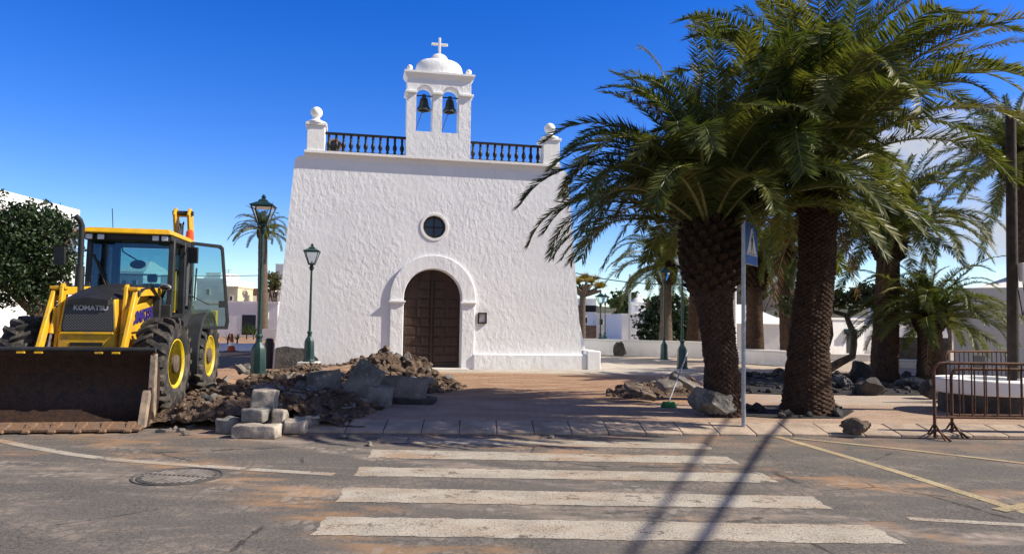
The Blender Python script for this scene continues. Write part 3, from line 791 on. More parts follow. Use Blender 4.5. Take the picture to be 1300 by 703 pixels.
# notice frame on the front wall, floodlight on the roof
na = fac(606.5, 396.5); nb_ = fac(617.5, 411)
def chp(u, v, z): return C0 + cu_ * u + cv_ * v + Vector((0, 0, z))
nt_ = thing('notice_board', 'small dark framed notice hung on white wall right of the church door', 'notice board', chp((na[0] + nb_[0]) / 2, -.01, (na[1] + nb_[1]) / 2), CA)
w2, h2 = (nb_[0] - na[0]) / 2, (na[1] - nb_[1]) / 2
MB().plate([(-w2, -h2), (w2, -h2), (w2, h2), (-w2, h2)], [[(-w2 + .04, -h2 + .04), (w2 - .04, -h2 + .04), (w2 - .04, h2 - .04), (-w2 + .04, h2 - .04)]], -.06, .0).build('frame', 'darkwood', nt_, 20)
MB().bb(-w2 + .04, w2 - .04, -.02, -.003, -h2 + .04, h2 - .04).build('backing', 'greywall', nt_, 0)
MB().bb(-w2 * .35, w2 * .55, -.026, -.022, -h2 * .6, h2 * .7).build('notice_sheet', 'paper', nt_, 0)
fl = thing('roof_floodlight', 'round floodlight behind the left end of the church balustrade', 'floodlight', chp(fac(425, 180, .35)[0], .35, zC1), CA)
MB().lathe([(.02, -.12), (.10, -.10), (.19, .0), (.20, .06), (.17, .065)], 20, (0, 0, .27), rotx(R(90))).build('housing', 'plank', fl, 40)
MB().lathe([(.15, 0), (.15, .01)], 20, (0, -.062, .27), rotx(R(90))).build('lens', 'glass_dark', fl, 40)
mb = MB(); mb.tube([(-.21, 0, .27), (-.21, 0, .05), (.21, 0, .05), (.21, 0, .27)], .015, 6); mb.bb(-.1, .1, -.1, .1, 0, .05); mb.build('bracket', 'iron', fl)
# ------------------------------------------------------------------ backhoe loader (local: x = its left side, y = towards its rear)
M['hubgrime'] = simple('dusty_wheel_hub', (.10, .075, .055), .85, .4, 8)
LA = R(10.0)
LO = Vector((-6.26, 11.31, .12))
ld = thing('backhoe_loader', 'yellow backhoe loader with its wide front bucket down and cab door open', 'excavator', LO, LA)
def lbuild(mb, name, mat, parent=ld, **k): return mb.build(name, mat, parent, **k)

def make_wheel(r, w, steer):
    root = bpy.data.objects.new('wheel', None); COL.objects.link(root); root.parent = ld; root.empty_display_size = .2
    hw = w / 2
    Q = roty(R(90))
    prof = [(r * .50, -hw * .80), (r * .56, -hw * .98), (r * .72, -hw * 1.06), (r * .86, -hw * 1.0), (r * .90, -hw * .82), (r * .925, -hw * .4), (r * .93, 0), (r * .925, hw * .4), (r * .90, hw * .82), (r * .86, hw * 1.0), (r * .72, hw * 1.06), (r * .56, hw * .98), (r * .50, hw * .80)]
    t = MB(); t.lathe(prof, 56, (0, 0, 0), Q)
    n = 20
    for side in (-1, 1):
        for i in range(n):
            a = 2 * PI * (i + (.25 if side > 0 else .75)) / n
            # chevron lug: from the centre line out over the shoulder, swept back
            def pt(rr, ax, da): return Vector((ax, rr * math.cos(a + da), rr * math.sin(a + da)))
            rows_ = [(-.03 * side, .0, r * .92, r * 1.015, .055), (hw * .45 * side, .10, r * .92, r * 1.015, .06), (hw * .92 * side, .19, r * .89, r * 1.0, .065), (hw * 1.07 * side, .22, r * .78, r * .93, .06)]
            vs = []
            for ax, da, r0, r1, hwid in rows_: vs += [pt(r0, ax, da - hwid), pt(r0, ax, da + hwid), pt(r1, ax, da + hwid * .75), pt(r1, ax, da - hwid * .75)]
            fs = []
            for q in range(3):
                b0 = q * 4
                for e in range(4): fs.append((b0 + e, b0 + (e + 1) % 4, b0 + 4 + (e + 1) % 4, b0 + 4 + e))
            fs += [(3, 2, 1, 0), (12, 13, 14, 15)]
            t.add(vs, fs)
    t.build('tyre', 'tyre', root, 40)
    rim = MB()
    rim.lathe([(r * .52, hw * .80), (r * .55, hw * .92), (r * .52, hw * .95), (r * .47, hw * .80), (r * .43, hw * .25), (r * .40, -hw * .05), (r * .22, -hw * .12), (.10, -hw * .12), (.02, -hw * .12)], 40, (0, 0, 0), Q)
    rim.lathe([(r * .52, -hw * .85), (r * .3, -hw * .5), (.02, -hw * .4)], 30, (0, 0, 0), Q)
    rim.build('rim', 'yellowrim', root, 40)
    hub = MB(); hub.lathe([(.19, -hw * .12), (.185, hw * .55), (.15, hw * .62), (.14, hw * .95), (.10, hw * 1.0), (.01, hw * 1.0)], 20, (0, 0, 0), Q)
    for i in range(8):
        a = 2 * PI * i / 8; hub.lathe([(.016, -hw * .12), (.016, hw * .05), (.005, hw * .06)], 6, (0, .225 * math.cos(a), .225 * math.sin(a)), Q)
    hub.build('hub', 'hubgrime', root, 30)
    return root
w0 = make_wheel(.70, .44, 0); w0.location = (.91, 0, .70); w0.rotation_euler.z = R(-4)
w1 = copy_tree(w0, ld); w1.location = (-.91, 0, .70); w1.rotation_euler.z = R(176)
w2_ = copy_tree(w0, ld); w2_.location = (.86, 2.5, .70); w2_.rotation_euler.z = R(-2)
w3 = copy_tree(w0, ld); w3.location = (-.86, 2.5, .70); w3.rotation_euler.z = R(178)

# chassis and axles
mb = MB(); mb.bb(-.32, .32, -.35, 3.2, .52, .95); mb.tube([(-.8, 0, .70), (.8, 0, .70)], .11, 12); mb.tube([(-.8, 2.5, .70), (.8, 2.5, .70)], .13, 12); mb.bb(-.55, .55, 1.0, 2.5, .70, 1.12)
lbuild(mb, 'chassis', 'graphite', bevel=.02)
# nose: yellow lower cowl with slot, grille, sides
cow = MB()
cow.hexa([(-.40, -.52, .80), (.40, -.52, .80), (.38, .9, .80), (-.38, .9, .80), (-.39, -.52, 1.18), (.39, -.52, 1.18), (.40, .9, 1.20), (-.40, .9, 1.20)])
cow = lbuild(cow, 'nose_cowl', 'yellow', bevel=.03)
MB().bb(-.22, .22, -.527, -.51, .98, 1.03).build('cooling_slot', 'iron', cow)
MB().bb(-.36, .36, -.545, -.50, 1.145, 1.18).build('lip', 'yellow', cow, bevel=.008)
side = MB()
for s in (-1, 1):
    side.hexa([(s * .395, -.50, 1.18), (s * .405, .92, 1.20), (s * .36, .92, 1.20), (s * .35, -.50, 1.18), (s * .345, -.46, 1.66), (s * .40, .92, 1.80), (s * .34, .92, 1.80), (s * .30, -.46, 1.66)])
lbuild(side, 'hood_side', 'yellow', smooth=30, bevel=.015)
MB().plate([(-.345, 1.18), (.345, 1.18), (.355, 1.28), (.325, 1.60), (.285, 1.69), (-.285, 1.69), (-.325, 1.60), (-.355, 1.28)], [], -.515, -.49, fn=lambda x, y, z: (x, y + (z - 1.12) * .09, z)).build('grille_frame', 'graphite', ld, 30, bevel=.008)
gr = MB().plate([(-.32, 1.20), (.32, 1.20), (.33, 1.28), (.30, 1.59), (.268, 1.665), (-.268, 1.665), (-.30, 1.59), (-.33, 1.28)], [], -.522, -.515, fn=lambda x, y, z: (x, y + (z - 1.12) * .09, z)).build('grille', 'grille', ld, 30)
text_part('lettering', 'KOMATSU', .100, 'greytext', gr, Matrix.Translation((.03, -.497, 1.53)) @ Matrix.Rotation(R(90) , 4, 'X'), .004)
# hood top
hd = MB(); 
secs = [(-.53, .27, 1.585, .02), (-.44, .335, 1.625, .05), (.0, .38, 1.73, .06), (.5, .40, 1.80, .06), (.97, .41, 1.86, .06)]
vs = []; fs = []
for (y, hw, z, c) in [(a_, b_, c_ + .085, d_) for a_, b_, c_, d_ in secs]:
    vs += [(-hw, y, z - .10), (-hw, y, z - c), (-hw + .10, y, z - .008), (0, y, z + .012), (hw - .10, y, z - .008), (hw, y, z - c), (hw, y, z - .10)]
for i in range(len(secs) - 1):
    for j in range(6): fs.append((i * 7 + j, i * 7 + j + 1, i * 7 + 8 + j, i * 7 + 7 + j))
fs += [tuple(range(6, -1, -1)), tuple(range(28, 35))]
lbuild(hd.add(vs, fs), 'hood', 'blackplastic', smooth=40)
# yellow flank panel with lettering
fp = MB(); fp.hexa([(.43, -.10, 1.16), (.47, .95, 1.20), (.41, .95, 1.20), (.40, -.10, 1.16), (.43, -.25, 1.50), (.47, .95, 1.72), (.41, .95, 1.72), (.40, -.25, 1.50)])
fpo = lbuild(fp, 'flank_panel', 'yellow', bevel=.015)
rot = Matrix(((0, 0, 1), (1, 0, 0), (0, 1, 0))).to_4x4()
text_part('lettering', 'KOMATSU', .25, 'navy', fpo, Matrix.Translation((.463, .42, 1.42)) @ Matrix.Rotation(R(2.2), 4, 'Z').inverted() @ rot @ Matrix.Rotation(R(7), 4, 'Z'), .014)
lm = MB(); lm.tube([(.50, -.05, .98), (.52, -.06, .98)], .05, 10); lbuild(lm, 'side_marker', 'amber')

# loader arms
for s in (-1, 1):
    xo = s * .56
    a = MB()
    a.plate([(1.05, 1.90), (.30, 1.86), (-.10, 1.86), (-.24, 1.84), (-.32, 1.77), (-.82, .82), (-.80, .72), (-.70, .72), (-.26, 1.60), (-.12, 1.72), (.30, 1.74), (1.05, 1.76)], [], -.032, .032, fn=lambda x, y, z: (xo + y, x, z))
    arm = lbuild(a, 'loader_arm', 'yellow', bevel=.012)
    for (y, z) in ((-.24, 1.76), (.98, 1.83), (-.76, .78)):
        MB().tube([(xo - .055, y, z), (xo + .055, y, z)], .045, 14).build('pin', 'graphite', arm)
    b = MB(); x2 = s * .44
    b.plate([(-.20, 1.82), (-.26, 1.90), (-.33, 1.86), (-.46, 1.0), (-.50, .70), (-.42, .68), (-.36, 1.0), (-.26, 1.4)], [], -.026, .026, fn=lambda x, y, z: (x2 + y, x, z))
    lbuild(b, 'tilt_lever', 'yellow', bevel=.01)
    c = MB(); x3 = s * .35 + s * .03
    c.bb(x2 - .05 * s, xo + .05 * s, -.32, -.20, 1.80, 1.85); c.tube([(x2, -.27, 1.82), (xo, -.27, 1.82)], .035, 10)
    lbuild(c, 'knee_bracket', 'yellow', bevel=.01)
    d = MB(); d.tube([(s * .36, .6, 1.05), (s * .40, -.20, 1.02)], .045, 12); cyl = lbuild(d, 'lift_cylinder', 'yellow')
    MB().tube([(s * .40, -.18, 1.02), (s * .46, -.62, .86)], .026, 10).build('piston_rod', 'chrome', cyl)
    d = MB(); d.tube([(s * .50, -.34, 1.52), (s * .50, -.46, 1.15)], .045, 12); cyl = lbuild(d, 'tilt_cylinder', 'yellow')
    MB().tube([(s * .50, -.46, 1.15), (s * .50, -.58, .8)], .024, 8).build('piston_rod', 'chrome', cyl)
    h = MB()
    for k in range(3):
        o = .03 * k; h.tube([(s * (.60), .8 + o, 1.70), (s * .61, .3, 1.88 + o), (s * .60, -.2, 1.82 - o), (s * .52, -.42, 1.4 + o), (s * .5, -.5, 1.0)], .011, 6)
    lbuild(h, 'hydraulic_hoses', 'hose')
    tw = MB(); tw.bb(s * .52 - .07, s * .52 + .07, .92, 1.10, .85, 1.88); lbuild(tw, 'arm_tower', 'graphite', bevel=.015)

# front bucket
BW = 1.19; bx0 = -.12
prof_o = [(-1.52, -.07), (-1.06, -.06), (-.86, .08), (-.77, .30), (-.80, .62), (-.96, .87), (-1.06, .94)]
prof_i = [(-1.055, .905), (-.985, .84), (-.835, .61), (-.81, .30), (-.885, .11), (-1.07, -.03), (-1.52, -.045)]
bk = MB().plate([(y, z) for y, z in prof_o + prof_i], [], -BW, BW, fn=lambda x, y, z: (bx0 + y, x, z))
bk = lbuild(bk, 'bucket', 'bucket', smooth=50)
for s in (-1, 1):
    sp = [(-1.46, -.07), (-1.06, -.06), (-.86, .08), (-.77, .30), (-.80, .62), (-.96, .87), (-1.06, .955), (-1.12, .88), (-1.14, .50), (-1.20, .32)]
    xs0 = bx0 + s * BW
    MB().plate(sp, [], xs0, xs0 + s * .028, fn=lambda x, y, z: (y, x, z)).build('bucket_cheek', 'bucket', bk, 20)
    # worn wear strips on the front edge of the cheek
    xa, xb = xs0 - .02 * s, xs0 + s * .055
    MB().plate([(-1.12, .88), (-1.04, .90), (-1.03, .50), (-1.01, .10), (-1.07, .0), (-1.13, .10), (-1.165, .50)], [], xa, xb, fn=lambda x, y, z: (y, x, z)).build('cheek_wear_strip', 'wornsteel', bk, 20, bevel=.006)
    MB().plate([(-1.50, -.075), (-1.36, -.075), (-1.22, .34), (-1.26, .41), (-1.32, .38)], [], xs0 - .05 * s, xs0 + s * .04, fn=lambda x, y, z: (y, x, z)).build('corner_wear_plate', 'wornsteel', bk, 20, bevel=.006)
eg = MB(); eg.hexa([(bx0 - BW - .03, -1.62, -.10), (bx0 + BW + .03, -1.62, -.10), (bx0 + BW + .03, -1.34, -.045), (bx0 - BW - .03, -1.34, -.045), (bx0 - BW - .03, -1.625, -.06), (bx0 + BW + .03, -1.625, -.06), (bx0 + BW + .03, -1.34, .0), (bx0 - BW - .03, -1.34, .0)])
eg.build('cutting_edge', 'edge', bk, 20, bevel=.008)
for i in range(8):
    x = bx0 - BW + .12 + (2 * BW - .24) * i / 7
    MB().hexa([(x - .05, -1.66, -.105), (x + .05, -1.66, -.105), (x + .075, -1.44, -.06), (x - .075, -1.44, -.06), (x - .04, -1.66, -.080), (x + .04, -1.66, -.080), (x + .06, -1.44, .015), (x - .06, -1.44, .015)]).build('bucket_tooth', 'edge', bk, 20, bevel=.006)
tb = MB(); tb.tube([(bx0 - BW - .02, -1.09, .955), (bx0 + BW + .04, -1.09, .955)], .032, 12)
for x in (-.62, -.36, .36, .62): tb.bb(x - .05, x + .05, -1.135, -1.05, .94, .97)
tb.build('top_bar', 'graphite', bk)
for x in (-.60, -.38, .38, .60): MB().bb(x - .05, x + .05, -1.14, -1.09, .895, .922).build('bracket', 'yellow', bk, bevel=.004)

# cab
CX0, CX1, CY0, CY1, CZ0, CZ1 = -.62, .74, 1.0, 2.36, 1.15, 2.74
rf = MB(); rf.hexa([(CX0 - .03, CY0 - .22, CZ1 + .03), (CX1 + .03, CY0 - .22, CZ1 + .03), (CX1 + .03, CY1 + .12, CZ1 + .03), (CX0 - .03, CY1 + .12, CZ1 + .03), (CX0 + .04, CY0 - .14, CZ1 + .13), (CX1 - .04, CY0 - .14, CZ1 + .13), (CX1 - .04, CY1 + .05, CZ1 + .13), (CX0 + .04, CY1 + .05, CZ1 + .13)])
rf = lbuild(rf, 'cab_roof', 'yellow', bevel=.03)
MB().bb(CX0 + .0, CX1 - .0, CY0 - .12, CY1 + .06, CZ1 - .07, CZ1 + .028).build('roof_liner', 'blackplastic', rf, bevel=.015)
cabf = MB()
def post(x, y0, y1, z0, z1, w=.085): cabf.tube([(x, y0, z0), (x, y1, z1)], [w * .5] * 2, 8)
for x in (CX0 + .04, CX1 - .04):
    cabf.hexa([(x - .045, CY0 - .02, CZ0), (x + .045, CY0 - .02, CZ0), (x + .045, CY0 + .08, CZ0), (x - .045, CY0 + .08, CZ0), (x - .045, CY0 + .05, CZ1), (x + .045, CY0 + .05, CZ1), (x + .045, CY0 + .14, CZ1), (x - .045, CY0 + .14, CZ1)])
    cabf.bb(x - .05, x + .05, CY1 - .62, CY1 - .52, CZ0, CZ1)
    cabf.bb(x - .05, x + .05, CY1 - .05, CY1 + .05, CZ0, CZ1)
    cabf.bb(x - .04, x + .04, CY0 + .08, CY1, 1.55 if x < 0 else CZ0, 1.63 if x < 0 else CZ0 + .09)
cabf.bb(CX0, CX1, CY0 - .02, CY0 + .06, CZ0, 1.62); cabf.bb(CX0, CX1, CY1 - .04, CY1 + .04, CZ0, 1.50)
cabf.bb(CX0 + .0, CX0 + .04, CY0, CY1, CZ0 - .25, 1.58); cabf.bb(CX0, CX1, CY0, CY1, CZ0 - .28, CZ0 - .02)
lbuild(cabf, 'cab_frame', 'graphite', bevel=.012)
ws = MB(); ws.hexa([(CX0 + .09, CY0 + .015, 1.60), (CX1 - .09, CY0 + .015, 1.60), (CX1 - .09, CY0 + .021, 1.60), (CX0 + .09, CY0 + .021, 1.60), (CX0 + .09, CY0 + .075, CZ1 - .06), (CX1 - .09, CY0 + .075, CZ1 - .06), (CX1 - .09, CY0 + .081, CZ1 - .06), (CX0 + .09, CY0 + .081, CZ1 - .06)])
ws = lbuild(ws, 'windscreen', 'cabglass', smooth=0)
MB().tube([(-.10, CY0 + .0, 1.66), (-.32, CY0 + .02, 2.06), (-.44, CY0 + .03, 2.34)], .010, 6).tube([(-.28, CY0 + .005, 1.90), (-.52, CY0 + .03, 2.44)], .012, 6).build('wiper', 'iron', ws)
lbuild(MB().bb(CX0 + .09, CX1 - .09, CY1 - .004, CY1 + .004, 1.52, CZ1 - .08), 'rear_window', 'cabglass', smooth=0)
lbuild(MB().bb(CX0 + .02, CX0 + .028, CY0 + .12, CY1 - .65, 1.64, CZ1 - .06), 'side_window', 'cabglass', smooth=0)
lbuild(MB().bb(CX0 + .02, CX0 + .028, CY1 - .50, CY1 - .07, 1.64, CZ1 - .06), 'side_window', 'cabglass', smooth=0)
lbuild(MB().bb(CX1 - .028, CX1 - .02, CY1 - .50, CY1 - .07, 1.30, CZ1 - .06), 'side_window', 'cabglass', smooth=0)
# seat, wheel, inside mirror
st = MB(); st.bb(-.20, .28, 1.75, 2.25, 1.25, 1.45); st.hexa([(-.18, 2.18, 1.45), (.26, 2.18, 1.45), (.26, 2.30, 1.45), (-.18, 2.30, 1.45), (-.13, 2.30, 2.02), (.21, 2.30, 2.02), (.21, 2.40, 2.02), (-.13, 2.40, 2.02)]); st.bb(-.05, .13, 2.31, 2.39, 2.04, 2.20)
lbuild(st, 'driver_seat', 'seat', bevel=.05)
sw = MB(); q = rotx(R(-35)); sw.tube([Vector((.06, 1.42, 1.72)) + q @ Vector((.20 * math.cos(2 * PI * i / 24), .20 * math.sin(2 * PI * i / 24), 0)) for i in range(25)], .018, 8, caps=False); sw.tube([(.06, 1.42, 1.72), (.06, 1.25, 1.35)], .03, 8); sw.tube([Vector((.06, 1.42, 1.72)) + q @ Vector((-.2, 0, 0)), Vector((.06, 1.42, 1.72)) + q @ Vector((.2, 0, 0))], .016, 6)
sw.bb(-.22, .34, 1.06, 1.24, 1.45, 1.72)
lbuild(sw, 'steering_wheel', 'seat')
im = MB(); im.lathe([(.02, -.02), (.11, -.012), (.13, .0), (.11, .015), (.02, .02)], 18, (.10, 1.30, 2.30), rotx(R(80)), squash=.6); im.tube([(.10, 1.30, 2.36), (-.10, 1.16, 2.50), (-.14, 1.12, 2.68)], .012, 6); lbuild(im, 'inside_mirror', 'seat')
# roof lights, beacon, aerial
for x in (CX0 + .10, CX0 + .28, CX1 - .24, CX1 - .10):
    b = MB(); b.bb(x - .065, x + .065, CY0 - .17, CY0 - .08, CZ1 - .085, CZ1 + .022); b = lbuild(b, 'work_light', 'blackplastic', bevel=.01)
    MB().bb(x - .05, x + .05, CY0 - .178, CY0 - .165, CZ1 - .07, CZ1 + .008).build('lens', 'lens', b, bevel=.004)
lbuild(MB().lathe([(.075, CZ1 + .11), (.075, CZ1 + .16), (.065, CZ1 + .26), (.03, CZ1 + .30)], 18, (.66, 2.35, 0)), 'beacon', 'amber')
lbuild(MB().tube([(-.30, 1.25, CZ1 + .10), (-.33, 1.25, CZ1 + .50)], .007, 5), 'aerial', 'iron')
# exhaust
ex = MB(); ex.tube([(-.52, .55, 1.45), (-.53, .55, 1.75), (-.53, .56, 2.20)], [.07, .07, .065], 16); ex.tube([(-.53, .56, 2.18), (-.535, .56, 2.85), (-.555, .52, 2.93), (-.60, .47, 2.99)], .045, 14, caps=True)
lbuild(ex, 'exhaust_stack', 'blackplastic')
# headlights on brackets, mirrors
for (x, y, z, bxm) in ((-.62, .55, 1.84, -.48), (.70, .80, 1.90, .60)):
    b = MB(); b.ball((x, y, z), .10, 16, sz=.55); b.tube([(x, y + .03, z), (bxm, y + .2, z - .15)], .02, 6); b = lbuild(b, 'headlight', 'blackplastic')
    MB().lathe([(.095, -.06), (.09, .0), (.02, .04)], 18, (x, y - .05, z), rotx(R(90)), squash=.55).build('lens', 'lens', b, 40)
for (x, y, z) in ((-.95, .85, 2.38), (.92, 1.55, 2.50)):
    b = MB(); b.box((x, y, z), (.18, .05, .28), rotz(R(-10))); b.tube([(x, y + .03, z), (.74 if x > 0 else -.62, y + .25, z + .12)], .012, 6); lbuild(b, 'wing_mirror', 'blackplastic', bevel=.03)
# rear fender and step on the visible side, and its twin
for s in (1, -1):
    f = MB(); vs = []; fs = []
    n = 14
    for i in range(n + 1):
        a = R(200) - R(190) * i / n; c = Vector((0, 2.35, .72))
        for (xx, rr) in ((s * .62, .80), (s * 1.06, .80), (s * 1.08, .76), (s * .62, .76)):
            vs.append((xx, c.y + rr * 1.02 * math.cos(a), c.z + rr * 1.05 * math.sin(a)))
    for i in range(n):
        for j in range(4): fs.append((i * 4 + j, i * 4 + (j + 1) % 4, i * 4 + 4 + (j + 1) % 4, i * 4 + 4 + j))
    fs += [(3, 2, 1, 0), tuple(n * 4 + j for j in range(4))]
    f.add(vs, fs)
    if s > 0:
        f.hexa([(.60, 1.15, 1.06), (.76, 1.15, 1.06), (.90, 2.2, 1.1), (.60, 2.2, 1.1), (.60, 1.25, 1.28), (.74, 1.25, 1.28), (.84, 2.1, 1.62), (.60, 2.1, 1.62)])
    lbuild(f, 'rear_mudguard', 'graphite', smooth=45)
lbuild(MB().bb(.55, .95, .80, 1.45, .45, .62), 'fuel_tank', 'graphite', bevel=.03)
# open cab door: tinted pane in a black frame, swung out at the rear post
dr_ = bpy.data.objects.new('cab_door', None); COL.objects.link(dr_); dr_.parent = ld; dr_.location = (.77, 1.95, .10); dr_.rotation_euler.z = R(22)
oL = [(.0, 1.24), (.16, 1.10), (.70, 1.10), (.72, 1.24), (.58, 2.60), (.53, 2.65), (.02, 2.68)]
iL = [(.05, 1.27), (.18, 1.16), (.65, 1.16), (.665, 1.26), (.53, 2.56), (.49, 2.59), (.06, 2.62)]
MB().plate(oL, [iL], -.03, .03).build('door_frame', 'graphite', dr_, 30, bevel=.008)
MB().plate(iL, [], -.004, .004).build('door_glass', 'cabglass', dr_, 0)
mb = MB(); mb.bb(.54, .64, -.06, .07, 1.50, 1.62); mb.tube([(.10, -.05, 1.62), (.10, -.09, 1.9), (.12, -.05, 2.2)], .014, 6); mb.tube([(.0, -.04, 1.72), (.35, -.06, 1.55), (.58, -.05, 1.56)], .010, 6); mb.build('door_handle', 'blackplastic', dr_)
# rear: stabiliser, backhoe boom folded up behind the cab
sb = MB(); sb.bb(.86, 1.02, 3.15, 3.30, .18, 1.55); sb.bb(-1.02, -.86, 3.15, 3.30, .18, 1.55); sb.bb(-1.05, 1.05, 3.05, 3.32, .80, 1.05); lbuild(sb, 'stabiliser_frame', 'yellow', bevel=.015)
for s in (-1, 1): lbuild(MB().bb(s * .94 - .16, s * .94 + .16, 3.1, 3.4, .02, .10), 'stabiliser_foot', 'graphite', bevel=.01)
bo = MB(); xb0 = .30
for dx in (-.13, .13):
    bo.plate([(3.30, .95), (3.55, .95), (3.62, 2.2), (3.52, 3.15), (3.40, 3.52), (3.20, 3.56), (3.10, 3.42), (3.24, 3.0), (3.34, 2.2)], [], dx - .025, dx + .025, fn=lambda x, y, z: (xb0 + y, x, z))
bo.bb(xb0 - .12, xb0 + .12, 3.24, 3.38, 3.40, 3.50); bo.bb(xb0 - .12, xb0 + .12, 3.36, 3.42, 2.3, 2.7)
bo = lbuild(bo, 'backhoe_boom', 'yellow', bevel=.012)
mb = MB(); mb.tube([(xb0, 3.22, 2.2), (xb0, 3.20, 2.85)], .06, 12); mb.tube([(xb0 - .05, 3.12, 2.3), (xb0 - .04, 3.05, 2.95), (xb0 - .03, 3.2, 3.25)], .016, 6); mb.tube([(xb0 + .05, 3.12, 2.3), (xb0 + .05, 3.05, 2.95), (xb0 + .03, 3.2, 3.28)], .016, 6); mb.build('boom_cylinder', 'hose', bo)
MB().tube([(xb0, 3.20, 2.85), (xb0, 3.22, 3.25)], .032, 10).build('piston_rod', 'chrome', bo)
for z in (3.46, 1.05): MB().tube([(xb0 - .19, 3.26 if z > 2 else 3.42, z), (xb0 + .19, 3.26 if z > 2 else 3.42, z)], .05, 12).build('pin', 'graphite', bo)
di = MB()
for dx in (-.08, .08): di.plate([(3.60, 2.95), (3.78, 2.9), (3.95, 1.3), (3.8, 1.2)], [], dx - .02, dx + .02, fn=lambda x, y, z: (xb0 + y, x, z))
lbuild(di, 'dipper_arm', 'yellow', bevel=.01)
# ------------------------------------------------------------------ palms
def frond_mesh(name, pts, lmax=.42, nl=95, seed=0, mats=('frond', 'rachis'), vee=28., droop=.35, bare=.10, gap=0., wid=.021, tipk=.42):
    """pts: centre line of the leaf from base to tip (list of Vectors, +Z up)"""
    rr = random.Random(seed)
    P_ = [Vector(p) for p in pts]; k = len(P_)
    seg = [0.]
    for i in range(1, k): seg.append(seg[-1] + (P_[i] - P_[i - 1]).length)
    L = seg[-1]
    def at(u):
        d = u * L
        for i in range(1, k):
            if d <= seg[i] or i == k - 1:
                f = (d - seg[i - 1]) / max(1e-6, seg[i] - seg[i - 1]); return P_[i - 1].lerp(P_[i], f), (P_[i] - P_[i - 1]).normalized()
    vs = []; fs = []; ms = []
    # rachis: flattened tapering strip with thickness
    ring = []
    horiz = (P_[-1] - P_[0]); horiz.z = 0
    if horiz.length < .05: horiz = Vector((1, 0, 0))
    side0 = Vector((0, 0, 1)).cross(horiz).normalized()
    nr = 22
    for i in range(nr + 1):
        u = i / nr; p, t = at(u); s = (side0 - t * side0.dot(t)).normalized(); n = t.cross(s)
        if n.dot(Vector((0, 0, 1))) < 0 and abs(n.z) > .05 and i == 0: pass
        w = .062 * (1 - u) ** 1.3 + .007; h = w * .55; o = len(vs)
        if u < .06: w *= 1.5
        vs += [p + s * w * .5, p + n * h, p - s * w * .5, p - n * h * .4]
        if i:
            for e in range(4): fs.append((o - 4 + e, o - 4 + (e + 1) % 4, o + (e + 1) % 4, o + e)); ms.append(1)
    for i in range(nl):
        u0 = bare + (1 - bare) * (i + .5) / nl
        for sd in (-1, 1):
            if rr.random() < gap: continue
            u = min(.995, u0 + rr.uniform(-.004, .004))
            p, t = at(u); s = (side0 - t * side0.dot(t)).normalized(); n = s.cross(t) if s.cross(t).dot(t.cross(s)) > 2 else t.cross(s)
            x = max(0., (u - bare) / (1 - bare))
            prof = min(1., .18 + x / .22) if x < .22 else 1. - (1 - tipk) * ((x - .22) / .78) ** 1.6
            ll = lmax * prof * rr.uniform(.88, 1.1)
            al = R(74 - 34 * x ** .9 + rr.uniform(-7, 7)); be = R(vee + rr.uniform(-14, 14))
            d = t * math.cos(al) + (s * sd * math.cos(be) + n * math.sin(be)) * math.sin(al); d.normalize()
            wv = d.cross(n); 
            if wv.length < .1: wv = t.copy()
            wv = (wv.normalized() * math.cos(.6) + n * math.sin(.6) * rr.uniform(-1, 1)).normalized()
            w = wid * rr.uniform(.8, 1.15)
            g = Vector((0, 0, -1))
            a = p + s * sd * .008; b = a + d * ll * .45 + g * ll * .03 * droop * 3; c = a + d * ll * .98 + g * ll * .22 * droop * rr.uniform(.4, 1.4)
            o = len(vs)
            vs += [a - wv * w * .35, a + wv * w * .35, b + wv * w * .5, b - wv * w * .5, c]
            fs += [(o, o + 1, o + 2, o + 3), (o + 3, o + 2, o + 4)]; ms += [0, 0]
    me = bpy.data.meshes.new(name); me.from_pydata([tuple(v) for v in vs], [], fs)
    for q in mats: me.materials.append(M[q])
    me.polygons.foreach_set('material_index', ms); me.update()
    return me
def arch(L, e0, bend, n=14, k=1.25):
    """centre line in the XZ plane leaving the origin at elevation e0 and bending down"""
    p = Vector((0, 0, 0)); out = [p.copy()]
    for i in range(n):
        s = (i + .5) / n; e = R(e0 - bend * s ** k); p = p + Vector((math.cos(e), 0, math.sin(e))) * (L / n); out.append(p.copy())
    return out
VARS = []
for i, (e0, bend) in enumerate(((86, 44), (79, 68), (71, 88), (63, 102), (55, 110), (46, 112), (36, 106), (23, 92), (8, 74), (-8, 62), (-25, 45), (-42, 28))):
    for sd in range(2):
        VARS.append((e0, frond_mesh('palm_frond', arch(3., e0, bend + rnd.uniform(-10, 10), k=rnd.uniform(1.5, 2.1)), .43, 165, i * 7 + sd, vee=rnd.uniform(10, 32), droop=rnd.uniform(.6, 1.2))))
VDEAD = [(-30, frond_mesh('dry_frond', arch(2.4, -35, 48), .34, 60, 501, ('frond_dead', 'rachis_dead'), vee=5, droop=1.2, gap=.25)),
         (-60, frond_mesh('dry_frond', arch(2.0, -55, 30), .30, 55, 502, ('frond_dead', 'rachis_dead'), vee=5, droop=1.2, gap=.3))]
VYEL = [(18, frond_mesh('yellow_frond', arch(3., 22, 90), .44, 90, 503, ('frond_yellow', 'rachis'), vee=25)), (60, frond_mesh('yellow_frond', arch(3., 60, 85), .42, 85, 504, ('frond_yellow', 'rachis'), vee=30))]

